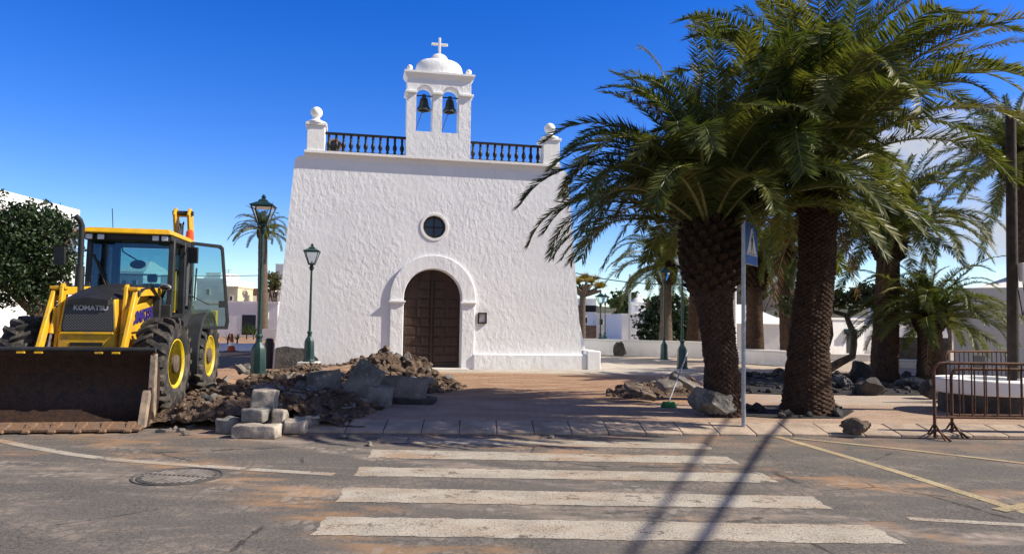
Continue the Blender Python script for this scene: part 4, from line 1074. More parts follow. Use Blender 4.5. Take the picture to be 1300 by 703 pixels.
def place(me, name, parent, loc, az, scale, roll=0., tilt=0.):
    o = bpy.data.objects.new(name, me); COL.objects.link(o); o.parent = parent
    o.matrix_local = Matrix.Translation(loc) @ Matrix.Rotation(az, 4, 'Z') @ Matrix.Rotation(-tilt, 4, 'Y') @ Matrix.Rotation(roll, 4, 'X') @ Matrix.Scale(scale, 4)
    return o
def trunk_mesh(name, prof, mat, parent, hz=.10, N=13, amp=.02, seed=1, na=72):
    """prof: (z, radius, x offset, y offset) from the foot up; diamond leaf scars"""
    z0, z1 = prof[0][0], prof[-1][0]; nz = int((z1 - z0) / hz * 5)
    nz = min(nz, 260); vs = []; fs = []
    rr = random.Random(seed); ph = rr.uniform(0, 6)
    def sample(z):
        for i in range(1, len(prof)):
            if z <= prof[i][0] or i == len(prof) - 1:
                f = min(1, max(0, (z - prof[i - 1][0]) / (prof[i][0] - prof[i - 1][0]))); f2 = f * f * (3 - 2 * f)
                return [prof[i - 1][q] + (prof[i][q] - prof[i - 1][q]) * (f2 if q == 1 else f) for q in range(1, 4)]
    for i in range(nz + 1):
        z = z0 + (z1 - z0) * i / nz; r, ox, oy = sample(z)
        for j in range(na):
            a = 2 * PI * j / na
            zz = z / hz + .35 * noise.noise(Vector((math.cos(a) * 2, math.sin(a) * 2, z * 1.5 + ph)))
            A_ = a * N / (2 * PI)
            c1 = math.cos(PI * (A_ * 1. + zz)); c2 = math.cos(PI * (A_ - zz))
            d = (abs(c1 * c2)) ** .6
            lip = (zz % 1.0)
            w = noise.fractal(Vector((math.cos(a) * r * 7, math.sin(a) * r * 7, z * 7 + ph)), 1., 2., 4)
            w2 = noise.noise(Vector((math.cos(a) * 1.1, math.sin(a) * 1.1, z * .9 + ph * 3)))
            rad = r * (1 + .05 * w2) + amp * (d * 1.1 - .5) + amp * .55 * w
            vs.append((ox + rad * math.cos(a), oy + rad * math.sin(a), z))
    for i in range(nz):
        for j in range(na): fs.append((i * na + j, i * na + (j + 1) % na, (i + 1) * na + (j + 1) % na, (i + 1) * na + j))
    fs.append(tuple(nz * na + j for j in range(na)))
    return MB().add(vs, fs).build(name, mat, parent, 50)
def stub_ring(name, parent, c, r, z0, z1, n, seed, mat='boss', size=.11):
    """cut leaf bases sticking out of the head"""
    rr = random.Random(seed); mb = MB()
    for i in range(n):
        a = i * 2.39996; z = z0 + (z1 - z0) * i / n; rad = r(z)
        d = Vector((math.cos(a), math.sin(a), 0)); t = Vector((-d.y, d.x, 0)); u = Vector((0, 0, 1))
        b = Vector(c) + d * rad * .86 + u * z; tip = b + d * size * rr.uniform(.95, 1.5) + u * size * rr.uniform(.5, .9)
        w = size * rr.uniform(.7, .95)
        mb.hexa([b - t * w - u * .03, b + t * w - u * .03, b + t * w * .8 + u * .09 - d * .03, b - t * w * .8 + u * .09 - d * .03, tip - t * w * .42 - u * .015, tip + t * w * .42 - u * .015, tip + t * w * .36 + u * .03, tip - t * w * .36 + u * .03])
    return mb.build(name, mat, parent, 25)

def palm(label, base, crown, prof, L, nf, seed, boss=None, mat='trunk', heroes=(), dead=2, yellow=2, emin=-30., emax=88., group=None, hz=.10, N=13, amp=.02, pw=.85, azfilter=None, na=72, curlz=1.0, cat='palm tree'):
    """base: foot in the world; crown: offset of the crown's centre from the foot"""
    rr = random.Random(seed)
    t = thing('palm_tree', label, cat, base, 0., group)
    crown = Vector(crown)
    trunk_mesh('trunk', prof, mat, t, hz, N, amp, seed, na)
    if boss:
        rb, h = boss
        def rf(z):
            f = (z + h) / (h + .25); return rb * (.62 + .55 * math.sin(PI * min(1, max(0, f * .78 + .1))))
        n = 9
        mb = MB(); mb.lathe([(max(.05, rf(-h + (h + .25) * i / n) * (.92)), -h + (h + .25) * i / n) for i in range(n + 1)], 28, crown)
        bs = mb.build('leaf_base_boss', 'boss', t, 50)
        stub_ring('leaf_stubs', bs, crown, rf, -h, .22, int(110 * min(1.2, h / .7 + .3)), seed, size=min(.125, rb * .30))
    cnt = 0
    for i in range(nf):
        a = (i + .5) / nf; el = emax + (emin - emax) * a ** pw + rr.uniform(-7, 7)
        az = i * 2.39996 + rr.uniform(-.25, .25)
        if azfilter and not azfilter(az % (2 * PI), el): continue
        e0, me = min(VARS, key=lambda v: abs(v[0] - el) + rr.uniform(0, 7))
        nm = 'frond'
        if cnt % 17 == 9 and yellow > 0 and el < 65: e0, me = VYEL[1 if el > 40 else 0]; yellow -= 1
        c = crown + Vector((math.cos(az), math.sin(az), 0)) * .10 * (a + .2) + Vector((0, 0, .18 * (1 - a)))
        place(me, nm, t, c, az, L / 3. * rr.uniform(.86, 1.08) * (.8 + .2 * min(1, a * 4)), rr.uniform(-.35, .35), R(rr.uniform(-5, 5)))
        cnt += 1
    for i in range(dead):
        e0, me = VDEAD[i % 2]; place(me, 'dry_frond', t, crown + Vector((0, 0, -.15)), rr.uniform(0, 6.28), L / 3. * rr.uniform(.7, .95), 0, 0)
    for h in heroes:                    # leaves whose sweep the photograph shows clearly: (tip in the world, rise of the arch, kind)
        tip, rise, kind = h[:3]
        B = crown.copy(); T = Vector(tip) - Vector(base); Q = B.lerp(T, h[3] if len(h) > 3 else .5) + Vector((0, 0, rise))
        pts = [B * (1 - s) ** 2 + Q * 2 * s * (1 - s) + T * s * s for s in [q / 14 for q in range(15)]]
        mats = {'g': ('frond', 'rachis'), 'd': ('frond_dead', 'rachis_dead'), 'y': ('frond_yellow', 'rachis')}[kind]
        LL = (T - B).length
        me = frond_mesh('palm_frond', pts, min(.44, .13 * LL) if kind != 'd' else .11 * LL, int(38 * LL) + 10, rr.randint(0, 9999), mats, vee=rr.uniform(4, 22), droop=1.1, gap=0. if kind != 'd' else .25)
        o = bpy.data.objects.new('dry_frond' if kind == 'd' else 'frond', me); COL.objects.link(o); o.parent = t
    return t

GP = 'palm trees on the church square'
def open_front(*gaps):
    return lambda az, el: not any(el < lim and abs((az - R(tw) + PI) % (2 * PI) - PI) < R(half) for lim, half, tw in gaps)
# two big palms at the kerb
b = W(919, 527); c = P(902, 298, b.y) - b
HA = [(P(698, 325, b.y - .9), 2.1, 'g', .45), (P(712, 330, b.y - .3), 2.0, 'g', .4), (P(735, 225, b.y + .3), 1.6, 'g', .5), (P(795, 92, b.y), 1.5, 'g', .45), (P(788, 120, b.y + .8), 1.5, 'g', .5), (P(730, 300, b.y + .6), 2.0, 'g', .42), (P(812, 60, b.y + .3), 1.3, 'g', .5), (P(722, 262, b.y - .2), 1.8, 'g', .5), (P(800, 128, b.y - .5), 1.2, 'd', .5), (P(762, 345, b.y - .4), 1.9, 'g', .35), (P(742, 250, b.y - 1.), 1.8, 'g', .45),
      (P(880, 30, b.y + .5), 1.2, 'g', .4), (P(980, 350, b.y - 1.3), 1.6, 'g', .5), (P(1010, 300, b.y - .9), 1.5, 'g', .5)]
palm('squat palm with a thick pineapple shaped head left of the crossing sign', b, c,
     [(-.05, .32, 0, 0), (.25, .27, -.01, 0), (.9, .25, -.05, 0), (1.5, .26, c.x * .6, 0), (1.9, .285, c.x * .85, 0), (c.z - .35, .34, c.x, 0)], 3.3, 98, 11, boss=(.385, .95), heroes=HA, group=GP, amp=.040, na=120, emin=24, pw=.95, N=15, hz=.085, dead=0, azfilter=open_front((30, 50, 254)))
b = W(1025, 524); c = P(1039, 232, b.y + .1) - b
HB = [(P(1335, 52, b.y - .3), 1.5, 'y', .45), (P(1300, 88, b.y - 1.), 1.6, 'g', .5), (P(1290, 35, b.y - .5), 1.3, 'y', .5), (P(1310, 150, b.y - .2), 1.3, 'd', .5), (P(876, 22, b.y - .2), 1.5, 'y', .5), (P(890, 60, b.y + .5), 1.4, 'g', .5), (P(968, 68, b.y - .8), 1.9, 'y', .3), (P(935, 10, b.y), 1.5, 'g', .5),
      (P(1230, 60, b.y + .6), 1.4, 'y', .5), (P(1215, 130, b.y - 1.3), 1.3, 'y', .45), (P(985, 320, b.y - 1.5), 1.5, 'y', .4), (P(1085, 300, b.y - 1.2), 1.3, 'g', .4), (P(1040, -130, b.y + .4), .2, 'g', .5), (P(1110, -110, b.y + .3), .4, 'g', .5), (P(960, -90, b.y + .3), .5, 'g', .5), (P(1180, -30, b.y + .3), .8, 'y', .5), (P(1240, 10, b.y - .3), 1.0, 'y', .5)]
pb = palm('tallest palm with a stout straight brown trunk right of the crossing sign', b, c,
     [(-.05, .44, 0, 0), (.12, .40, 0, 0), (.5, .345, 0, 0), (1.2, .30, .03, 0), (2.4, .285, c.x * .8, .08), (c.z - .4, .29, c.x, c.y)], 3.75, 96, 23, boss=(.33, .6), heroes=HB, group=GP, amp=.040, na=120, emin=18, pw=1.0, yellow=7, N=15, hz=.075, azfilter=open_front((20, 35, 254), (60, 24, 214), (34, 75, 340)))
# old flower sheath standing brown in the crown of the tall palm
o = c + Vector((-.12, -.75, 1.05))
mb = MB(); rr = random.Random(3)
for i in range(70):
    a = Vector((rr.uniform(-.10, .10), rr.uniform(-.08, .08), rr.uniform(0, .7))); ll = rr.uniform(.35, .75); w_ = Vector((rr.uniform(-.05, .05), rr.uniform(-.05, .05), ll)); mb.tube([o + a, o + a + w_ * .5 + Vector((rr.uniform(-.03, .03), -.03, 0)), o + a + w_], [.012, .018, .004], 5)
mb.build('dry_sheath', 'frond_dead', pb, 40)

def simple_palm(label, foot, cr, rb, rt, L, nf, seed, boss, mat='trunk', **k):
    b = Vector(foot); c = Vector(cr) - b
    return palm(label, b, c, [(-.05, rb * 1.25, 0, 0), (.3, rb, 0, 0), (c.z * .5, (rb + rt) / 2 * .97, c.x * .5, c.y * .5), (c.z - .2, rt, c.x, c.y)], L, nf, seed, boss, mat, group=GP, na=48, **k)
f = W(845, 452); simple_palm('slim palm with greyish trunk behind the green lamp posts, beside the low white wall', f, P(846, 338, f.y), .30, .19, 2.9, 60, 31, (.36, .8), 'trunk_grey', emin=-20)
f = W(882, 451); simple_palm('palm mostly hidden behind the squat pineapple headed palm', f, P(888, 310, f.y), .40, .30, 2.6, 46, 37, (.4, .8), emin=-10)
f = W(958, 460); simple_palm('palm with a bulging head directly behind the crossing sign pole', f, P(957, 325, f.y), .34, .27, 2.7, 60, 41, (.40, 1.3), emin=-15)
f = W(1003, 462); simple_palm('palm half hidden behind the left side of the tallest palm', f, P(996, 322, f.y), .34, .26, 2.4, 50, 43, (.34, .8), emin=-15)
f = W(1123, 484); simple_palm('dark trunked palm left of the short palm, standing in the volcanic gravel', f, P(1128, 298, f.y), .33, .27, 2.75, 72, 47, (.35, .7), emin=0, yellow=3,
    heroes=[(P(1253, 258, f.y - .4), .9, 'y', .5), (P(1246, 285, f.y - .8), .9, 'd', .5), (P(1210, 165, f.y), 1.0, 'g', .5), (P(1070, 215, f.y), .9, 'g', .5), (P(1235, 215, f.y - .3), 1.0, 'g', .5), (P(1060, 345, f.y - .8), 1.1, 'g', .5)])
f = W(1182, 487); simple_palm('shortest palm with low spreading crown left of the grey white house', f, P(1180, 405, f.y), .31, .27, 2.15, 56, 53, (.31, .35), emin=-6, emax=82,
    heroes=[(P(1272, 395, f.y - 1.), 1.0, 'g', .5), (P(1276, 325, f.y - .3), .8, 'g', .5), (P(1082, 342, f.y - .5), .7, 'g', .5), (P(1120, 372, f.y - .8), .8, 'y', .5), (P(1240, 402, f.y - 1.4), 1.0, 'g', .5), (P(1192, 305, f.y), .2, 'g', .5)])
f = W(1322, 478); simple_palm('palm at the right edge with its crown behind the wooden utility pole', f, P(1292, 200, f.y), .34, .28, 2.6, 54, 59, (.44, .7), emin=-25,
    heroes=[(P(1205, 185, f.y - .3), .9, 'g', .5), (P(1215, 150, f.y), .8, 'g', .5), (P(1195, 255, f.y), 1., 'g', .5), (P(1245, 330, f.y - .5), 1.2, 'g', .4)])
f = W(333, 428.5); simple_palm('distant palm rising behind the near lamp post left of the church', f, P(334, 293, f.y), .36, .30, 2.5, 40, 61, (.33, .6), 'trunk_grey', emin=-15, yellow=1, dead=0)
# ------------------------------------------------------------------ lamp posts
def lamp_post(label, foot, top_z, k=1., flare=1., pad=True):
    """green cast-iron post: skirted base, shaft, four sided lantern. foot: world point, top_z: height of the finial above it"""
    t = thing('lamp_post', label, 'street lamp', foot, R(8), 'green lantern lamp posts round the church')
    h = top_z
    if pad: MB().bb(-.30 * k, .30 * k, -.30 * k, .30 * k, -.12, .045).build('foundation_pad', 'pad', t, 30, bevel=.02)
    b = MB(); b.lathe([(.175 * k * flare, .045), (.175 * k * flare, .09), (.160 * k * flare, .11), (.150 * k * (1 + (flare - 1) * .5), .40 * k), (.142 * k, .64 * k), (.115 * k, .70 * k), (.065 * k, .78 * k), (.060 * k, .86 * k), (.078 * k, .88 * k), (.078 * k, .91 * k), (.055 * k, .94 * k)], 8)
    b.build('base', 'lampgreen', t, 25)
    lh = .62 * k; zl = h - lh
    s = MB(); s.tube([(0, 0, .9 * k), (0, 0, zl - .14 * k)], [.039 * k, .030 * k], 14); s.lathe([(.040 * k, zl - .18 * k), (.06 * k, zl - .14 * k), (.075 * k, zl - .08 * k), (.05 * k, zl - .05 * k), (.055 * k, zl)], 14)
    s.build('pole', 'lampgreen', t, 40)
    a0, a1 = .085 * k, .20 * k; z0, z1 = zl + .01, zl + .36 * k
    L = MB()
    for sx in (-1, 1):
        for sy in (-1, 1): L.tube([(sx * a0, sy * a0, z0), (sx * a1, sy * a1, z1)], .014 * k, 6)
    L.bb(-a0 - .01, a0 + .01, -a0 - .01, a0 + .01, zl - .01, zl + .025)
    for s_ in (-1, 1):
        L.bb(-a1 - .015, a1 + .015, s_ * a1 - .015, s_ * a1 + .015, z1 - .012, z1 + .02); L.bb(s_ * a1 - .014, s_ * a1 + .014, -a1, a1, z1 - .011, z1 + .019)
    for k_ in range(2): L.tube([(-a0, 0, z0) if k_ else (0, -a0, z0), (0, 0, z0 + .08 * k), (a0, 0, z0) if k_ else (0, a0, z0)], .008 * k, 5)
    L = L.build('lantern', 'lampgreen', t, 30)
    r = MB(); q = 2 ** .5
    r.lathe([(a1 * 1.16 * q, z1 + .02), (a1 * 1.16 * q, z1 + .035), (a1 * .60 * q, z1 + .095 * k), (a1 * .46 * q, z1 + .11 * k), (a1 * .44 * q, z1 + .135 * k), (.05 * k, z1 + .175 * k)], 4)
    r.lathe([(.028 * k, z1 + .17 * k), (.05 * k, z1 + .21 * k), (.025 * k, z1 + .245 * k), (.012 * k, z1 + .262 * k)], 10)
    r.build('lantern_cap', 'lampgreen', L, 30)
    g = MB(); e = .004
    g.hexa([(-a0, -a0, z0), (a0, -a0, z0), (a0, a0, z0), (-a0, a0, z0), (-a1 + e, -a1 + e, z1 - .013), (a1 - e, -a1 + e, z1 - .013), (a1 - e, a1 - e, z1 - .013), (-a1 + e, a1 - e, z1 - .013)])
    g.build('lantern_glass', 'lampglass', L, 0)
    return t
f = W(327, 484); lamp_post('nearest and tallest green lantern lamp post, rising from the rubble beside the backhoe loader', f, P(332, 247, f.y).z - f.z, 1.12)
f = P(392, 461, 20.0); lamp_post('smaller green lantern lamp post in front of the bare stone corner of the church', f, P(395, 309, f.y).z - f.z, .92)
f = W(762, 447); lamp_post('far green lamp post with a wide pyramid foot just right of the church corner', f, P(763, 370, f.y).z - f.z, .95, 2.6, False)
f = W(768, 440); lamp_post('distant green lamp post close behind the one with the pyramid foot', f, P(768, 372, f.y).z - f.z, .9)
f = W(843, 458); lamp_post('green lamp post in front of the greyish palm trunk', f, P(845, 338, f.y).z - f.z, .9)
f = W(866, 470); lamp_post('dark green lamp post beside the squat palm and the leaning broom', f, P(864, 318, f.y).z - f.z, .98)

# ------------------------------------------------------------------ pedestrian crossing sign
f = W(944, 538)
sg = thing('crossing_sign', 'blue and white pedestrian crossing sign on a grey steel pole, seen almost edge on', 'road sign', f)
top = P(946, 281, f.y).z - f.z; bot = P(945, 335, f.y).z - f.z
MB().tube([(0, 0, -.1), (.01, 0, top - .04)], .030, 14).build('pole', 'steel', sg)
AZ = R(55.5); S_ = .62; hS = (top - bot) / 2
pl = MB(); pl.bb(.0, S_, -.012, .012, -hS, hS)
plo = pl.build('sign_plate', 'steel', sg, 30, loc=(.012, -.038, bot + hS), rz=AZ, bevel=.004)
def on_plate(name, pts, y, mat, holes=()): return MB().plate([(S_ / 2 + x * S_, z * 2 * hS) for x, z in pts], [[(S_ / 2 + x * S_, z * 2 * hS) for x, z in h] for h in holes], y - .0015, y, ).build(name, mat, plo, 0)
on_plate('blue_face', [(-.485, -.485), (.485, -.485), (.485, .485), (-.485, .485)], -.0125, 'signblue')
on_plate('white_triangle', [(-.40, -.27), (.40, -.27), (.0, .42)], -.0155, 'signwhite')
ped = MB()
def pp(pts): ped.plate([(S_ / 2 + x * S_, z * 2 * hS) for x, z in pts], [], -.0195, -.018)
pp(arc(.015, .225, .035, 0, 2 * PI, 14)[:-1]); pp([(-.03, .185), (.045, .185), (.05, .03), (-.035, .03)]); pp([(-.035, .035), (.012, .035), (-.07, -.20), (-.115, -.20)]); pp([(.0, .035), (.05, .035), (.105, -.20), (.06, -.20)]); pp([(.045, .18), (.115, .06), (.09, .045), (.03, .14)]); pp([(-.03, .18), (-.10, .05), (-.075, .04), (-.02, .14)])
ped.build('walking_figure', 'signblack', plo, 0)
for i in range(4):
    x0 = -.27 + i * .145; on_plate('crossing_bar', [(x0, -.255), (x0 + .08, -.255), (x0 + .10, -.215), (x0 + .03, -.215)], -.0185, 'signblack')

# ------------------------------------------------------------------ barriers
def barrier(label, foot, rz, Lb, hb, nb, plate=False, z_low=.30):
    t = thing('crowd_barrier', label, 'barrier', foot, rz, 'rusty crowd control barriers')
    r_ = .021; c = .12
    fr = MB()
    pts = [(0, 0, .02), (0, 0, hb - c)] + [(c - c * math.cos(a), 0, hb - c + c * math.sin(a)) for a in [R(q) for q in (20, 40, 60, 80)]] + [(c, 0, hb), (Lb - c, 0, hb)] + [(Lb - c + c * math.sin(a), 0, hb - c + c * math.cos(a)) for a in [R(q) for q in (10, 30, 50, 70)]] + [(Lb, 0, hb - c), (Lb, 0, .02)]
    fr.tube(pts, r_, 12); fr.tube([(0, 0, z_low), (Lb, 0, z_low)], r_ * .85, 10)
    fr.build('frame', 'rust', t, 50)
    bars = MB()
    for i in range(nb):
        x = Lb * (i + 1) / (nb + 1); MB().tube([(x, 0, z_low), (x, 0, hb)], .010, 8).build('upright_bar', 'rust', t, 50)
    for x in (.06, Lb - .06):
        ft = MB()
        ft.tube([(x, -.26, .014), (x - .03, 0, .13), (x, .26, .014)], .016, 8); ft.tube([(x - .05, -.22, .014), (x - .06, 0, .22)], .012, 8); ft.tube([(x - .05, .22, .014), (x - .06, 0, .22)], .012, 8)
        ft.build('foot', 'rust', t, 50)
    if plate: MB().bb(Lb * .5 - .14, Lb * .5 + .14, -.03, -.022, hb - .30, hb - .08).build('name_plate', 'iron', t, 20)
    return t
f = W(1187, 557, 0.); barrier('rusty crowd barrier nearest the camera at the kerb on the right', f, R(1), 2.3, P(1190, 460.5, f.y).z, 12)
f2 = W(1209, 553.5, 0.); barrier('second rusty barrier leaning close behind the nearest one', f2, R(1.5), 2.2, P(1215, 468, f2.y).z, 12)
f = W(1201, 512); f.z = .12; g = P(1286, 452, f.y + .5) - f
barrier('rusty barrier with a small dark plate, farther back in front of the grey white house', f, math.atan2(.5, g.x), g.x, P(1212, 446, f.y).z - .12, 13, True, .34)

# ------------------------------------------------------------------ round planter, utility pole, cables
f = W(1330, 541); cx, cy = f.x + .25, f.y + 1.7; rr_ = (f.x + .25) - P(1206, 510, f.y + 1.5).x
zt = P(1260, 484, cy - rr_ * .9).z; 
pt = thing('round_planter', 'round raised planter with a white rim over dark stone, behind the barriers', 'planter', (cx, cy, .12))
MB().lathe([(rr_ - .02, -.1), (rr_ - .03, (zt - .12) * .60), (rr_ - .06, (zt - .12) * .62)], 64, (0, 0, 0)).build('stone_base', 'darkstone', pt, 40)
MB().lathe([(rr_ + .03, (zt - .12) * .58), (rr_ + .05, (zt - .12) * .62), (rr_ + .05, zt - .14), (rr_ + .03, zt - .12), (rr_ - .30, zt - .12), (rr_ - .32, zt - .25), (.1, zt - .25)], 64).build('white_rim', 'whitewash', pt, 40)
f = P(1286, 470, cy + .1); f.z = zt - .14
up = thing('utility_pole', 'dark wooden utility pole standing at the round planter on the right', 'utility pole', f)
tp = P(1283, 143, f.y) - f
MB().tube([(0, 0, -.3), tp * .5, tp], [.095, .086, .078], 14).build('pole', 'pole_wood', up, 50)
mb = MB(); q = P(1291, 346, f.y) - f; mb.bb(q.x - .03, q.x + .09, -.18, -.08, q.z - .16, q.z + .16); mb.build('meter_box', 'greywall', up, 30, bevel=.01)
MB().tube([q + Vector((.03, -.1, -.15)), q + Vector((.06, -.12, -.5)), q + Vector((.0, -.12, -.75)), q + Vector((-.06, -.11, -.3))], .010, 6).build('drop_cable', 'cable', up)
def cable(label, pts, r=.012, sag=.0, name='overhead_cable'):
    a, b = Vector(pts[0]), Vector(pts[1]); n = 20
    MBc = MB().tube([a.lerp(b, i / n) - Vector((0, 0, sag * 4 * (i / n) * (1 - i / n))) for i in range(n + 1)], r, 6)
    o = MBc.build(name, 'cable', None, 50); tag(o, label, 'cable', None); return o
cable('thin dark cable sagging across the sky between the church and the palms', (P(700, 338, 42), P(1000, 342, 38)), .030, .9)
cable('thin cable crossing the sky left of the church', (P(-80, 330, 60), P(420, 346, 60)), .030, .7)
cable('thin cable between the utility poles behind the tallest palm', (P(900, 362, 34), P(1040, 318, 30)), .022, .3)
# two thick telephone cables over the street on the right: their shadows cross the zebra
for (q0, q1, hh, rad, lab) in (((868, 720), (992, 528), 6.2, .034, 'thick overhead telephone cable crossing the street on the right, casting the darker shadow line'), ((775, 740), (915, 535), 6.6, .026, 'second overhead telephone cable on the right, casting the fainter shadow line')):
    a, b_ = W(*q0, 0), W(*q1, 0); off = Vector((sv.x, sv.y, sv.z)) * (hh / sv.z); d = b_ - a
    o = MB().tube([a + off - d * .6, a + off, b_ + off], rad, 10).build('telephone_cable', 'cable', None, 50); tag(o, lab, 'cable')
f = W(799, 442); up = thing('thin_pole', 'thin pale grey pole left of the slim greyish palm', 'pole', f); MB().tube([(0, 0, -.1), (.02, 0, P(799, 348, f.y).z - f.z)], .07, 10).build('pole', 'steel', up)
MB().lathe([(.12, -.05), (.12, .06), (.07, .09)], 12).build('base_plate', 'steel', up)
f = W(933, 452); up = thing('flag_pole', 'slender white pole seen between the squat palm and the crossing sign', 'pole', f); MB().tube([(0, 0, -.1), (.0, 0, P(936, 338, f.y).z - f.z)], .075, 10).build('pole', 'signwhite', up)
MB().lathe([(.14, -.05), (.14, .06), (.08, .09)], 12).build('base_plate', 'signwhite', up)

# ------------------------------------------------------------------ manhole
f = W(226, 604.5, 0.); mh = thing('manhole_cover', 'round cast iron manhole cover with ribs set in the dusty road', 'manhole cover', (f.x, f.y, .003), R(-12))
r_ = (W(283, 603, 0.).x - W(167, 605, 0.).x) / 2
mb = MB(); mb.lathe([(r_, -.02), (r_, .005), (r_ - .022, .005), (r_ - .026, -.004)], 48); mb.build('rim', 'castiron_dark', mh, 40)
mb = MB(); mb.lathe([(r_ - .05, -.02), (r_ - .05, .003), (r_ - .055, .004)], 48)
dk = mb.build('cover', 'manhole', mh, 40) if 'manhole' in M else mb.build('cover', 'castiron_dark', mh, 40)
ribs = MB()
for i in range(-7, 8):
    x = i * r_ * .125; hl = math.sqrt(max(.001, (r_ - .09) ** 2 - x * x))
    ribs.bb(x - .013, x + .013, -hl, -.02, .003, .008); ribs.bb(x - .013, x + .013, .02, hl, .003, .008)
ribs.build('ribs', 'castiron', mh, 20)

# ------------------------------------------------------------------ rocks, broom, rubble
def rock(label, foot, size, seed, mat='rock_grey', cat='rock', name='rock', group=None, cuts=9, rough=.14):
    o = MB().rock((0, 0, size[2] * .62), size, seed, 4, rough, cuts).build(name, mat, None, 25, loc=foot); tag(o, label, cat, group); return o
f = W(905, 528); 
mb = MB(); mb.rock((0, 0, .20), (.46, .28, .33), 8, 4, .16, 14, rot=False); tag(mb.build('rock', 'rock_grey', None, 20, loc=f), 'pale grey angular rock leaning at the foot of the squat palm', 'rock')
f = W(1087, 547, .08); f.z = .055; o = MB().rock((0, 0, .09), (.23, .15, .12), 16, 4, .28, 8, rot=False).build('rock', 'rock_brown', None, 20, loc=f); tag(o, 'rough brown rock lying on the kerb right of the tallest palm', 'rock')
f = W(787, 452); rock('dark triangular boulder right of the lamp post with the pyramid foot', f, (.34, .28, .38), 33, 'darkstone', 'boulder', 'boulder')
f = W(1090, 486); rock('dark boulder beside the twisted tree left of the dark trunked palm', f, (.32, .28, .34), 41, 'darkstone', 'boulder', 'boulder')
f = W(1110, 501); rock('broad low brown boulder at the foot of the dark trunked palm', f, (.48, .32, .24), 44, 'darkstone', 'boulder', 'boulder')
f = W(1182, 506); rock('small dark boulder in front of the shortest palm', f, (.22, .2, .24), 46, 'darkstone', 'boulder', 'boulder')
f = W(1155, 490); rock('flat grey stone between the dark trunked palm and the shortest palm', f, (.4, .3, .16), 48, 'rock_grey', 'rock')
f = W(1070, 493); rock('small pale broken rock beside the dark boulder in the gravel', f, (.22, .16, .20), 49, 'rock_grey', 'rock', cuts=6, rough=.35)

f = W(849, 517); tpb = P(873, 446, f.y + .75) - f
br = thing('broom', 'broom with a green brush head, its stick leaning towards the squat palm', 'broom', f)
MB().tube([(0, 0, .10), tpb], .014, 8).build('handle', 'steel', br)
mb = MB(); mb.hexa([(-.14, -.04, .0), (.14, -.04, .0), (.14, .05, .0), (-.14, .05, .0), (-.10, -.02, .10), (.10, -.02, .10), (.10, .03, .10), (-.10, .03, .10)]); mb.build('brush', 'broomgreen', br, 20, bevel=.01)

def gsum(x, y, gs):
    return sum(h * math.exp(-(((x - cx) * math.cos(a) + (y - cy) * math.sin(a)) / sx) ** 2 - ((-(x - cx) * math.sin(a) + (y - cy) * math.cos(a)) / sy) ** 2) for cx, cy, sx, sy, h, a in gs)
def heap(name, label, x0, x1, y0, y1, gs, step, seed, amp=.16, kind=None, cat='rubble', mat='dirt', nclod=0, clod=(.03, .12), group=None):
    nx, ny = int((x1 - x0) / step), int((y1 - y0) / step); off = Vector((seed * 3.3, seed, 0)); vs = []; fs = []; hs = {}
    def H(x, y):
        g = gsum(x, y, gs)
        k = min(1., g / .12)
        n = noise.fractal(Vector((x * 2.3, y * 2.3, 0)) + off, .9, 2., 5) * amp * k + abs(noise.noise(Vector((x * 7, y * 7, 3)) + off)) * amp * .8 * k + noise.noise(Vector((x * 17, y * 17, 5)) + off) * amp * .35 * k
        return g + n - .06
    for j in range(ny + 1):
        for i in range(nx + 1):
            x, y = x0 + i * step, y0 + j * step; vs.append((x, y, plaza_h(x, y) + H(x, y)))
    for j in range(ny):
        for i in range(nx):
            q = (j * (nx + 1) + i, j * (nx + 1) + i + 1, (j + 1) * (nx + 1) + i + 1, (j + 1) * (nx + 1) + i)
            if max(vs[a][2] - plaza_h(vs[a][0], vs[a][1]) for a in q) > -.055: fs.append(q)
    o = MB().add(vs, fs).build(name, mat, None, 60)
    tag(o, label, cat, group, kind)
    if nclod:
        rr = random.Random(seed); protos = [MB().rock((0, 0, 0), (1, .8, .7), 900 + i, 2, .2, 7) for i in range(9)]
        mb = MB(); c = 0; tries = 0
        while c < nclod and tries < nclod * 12:
            tries += 1; x, y = rr.uniform(x0, x1), rr.uniform(y0, y1); g = gsum(x, y, gs)
            if g < .03 or rr.random() > g / .35 + .25: continue
            s_ = clod[0] + (clod[1] - clod[0]) * rr.random() ** 3.2; p_ = protos[rr.randrange(9)]; q = rotz(rr.uniform(0, 6.28)) @ rotx(rr.uniform(-.6, .6))
            z = plaza_h(x, y) + max(0, H(x, y)) + s_ * .15
            mb.add([q @ (Vector(v) * s_) + Vector((x, y, z)) for v in p_.v], p_.f, 0 if rr.random() < .91 else 1); c += 1
        co = mb.build('clods', ['clod', 'rock_slab'], o, 25); co['kind'] = 'stuff'
    return o
def gx(px, py, sx, sy, h, a=0.): p = W(px, py); return (p.x, p.y, sx, sy, h, a)
heap('soil_heap', 'tall heap of brown excavated soil and stones in front of the church door', -4.6, -.6, 12.6, 18.2,
     [gx(492, 492, .85, .9, .66), gx(455, 480, .6, .8, .40), gx(535, 490, .6, .6, .24), gx(505, 478, .8, .7, .30), gx(440, 500, .6, .8, .25)], .045, 3, .15, nclod=1500, clod=(.02, .15), kind='stuff')
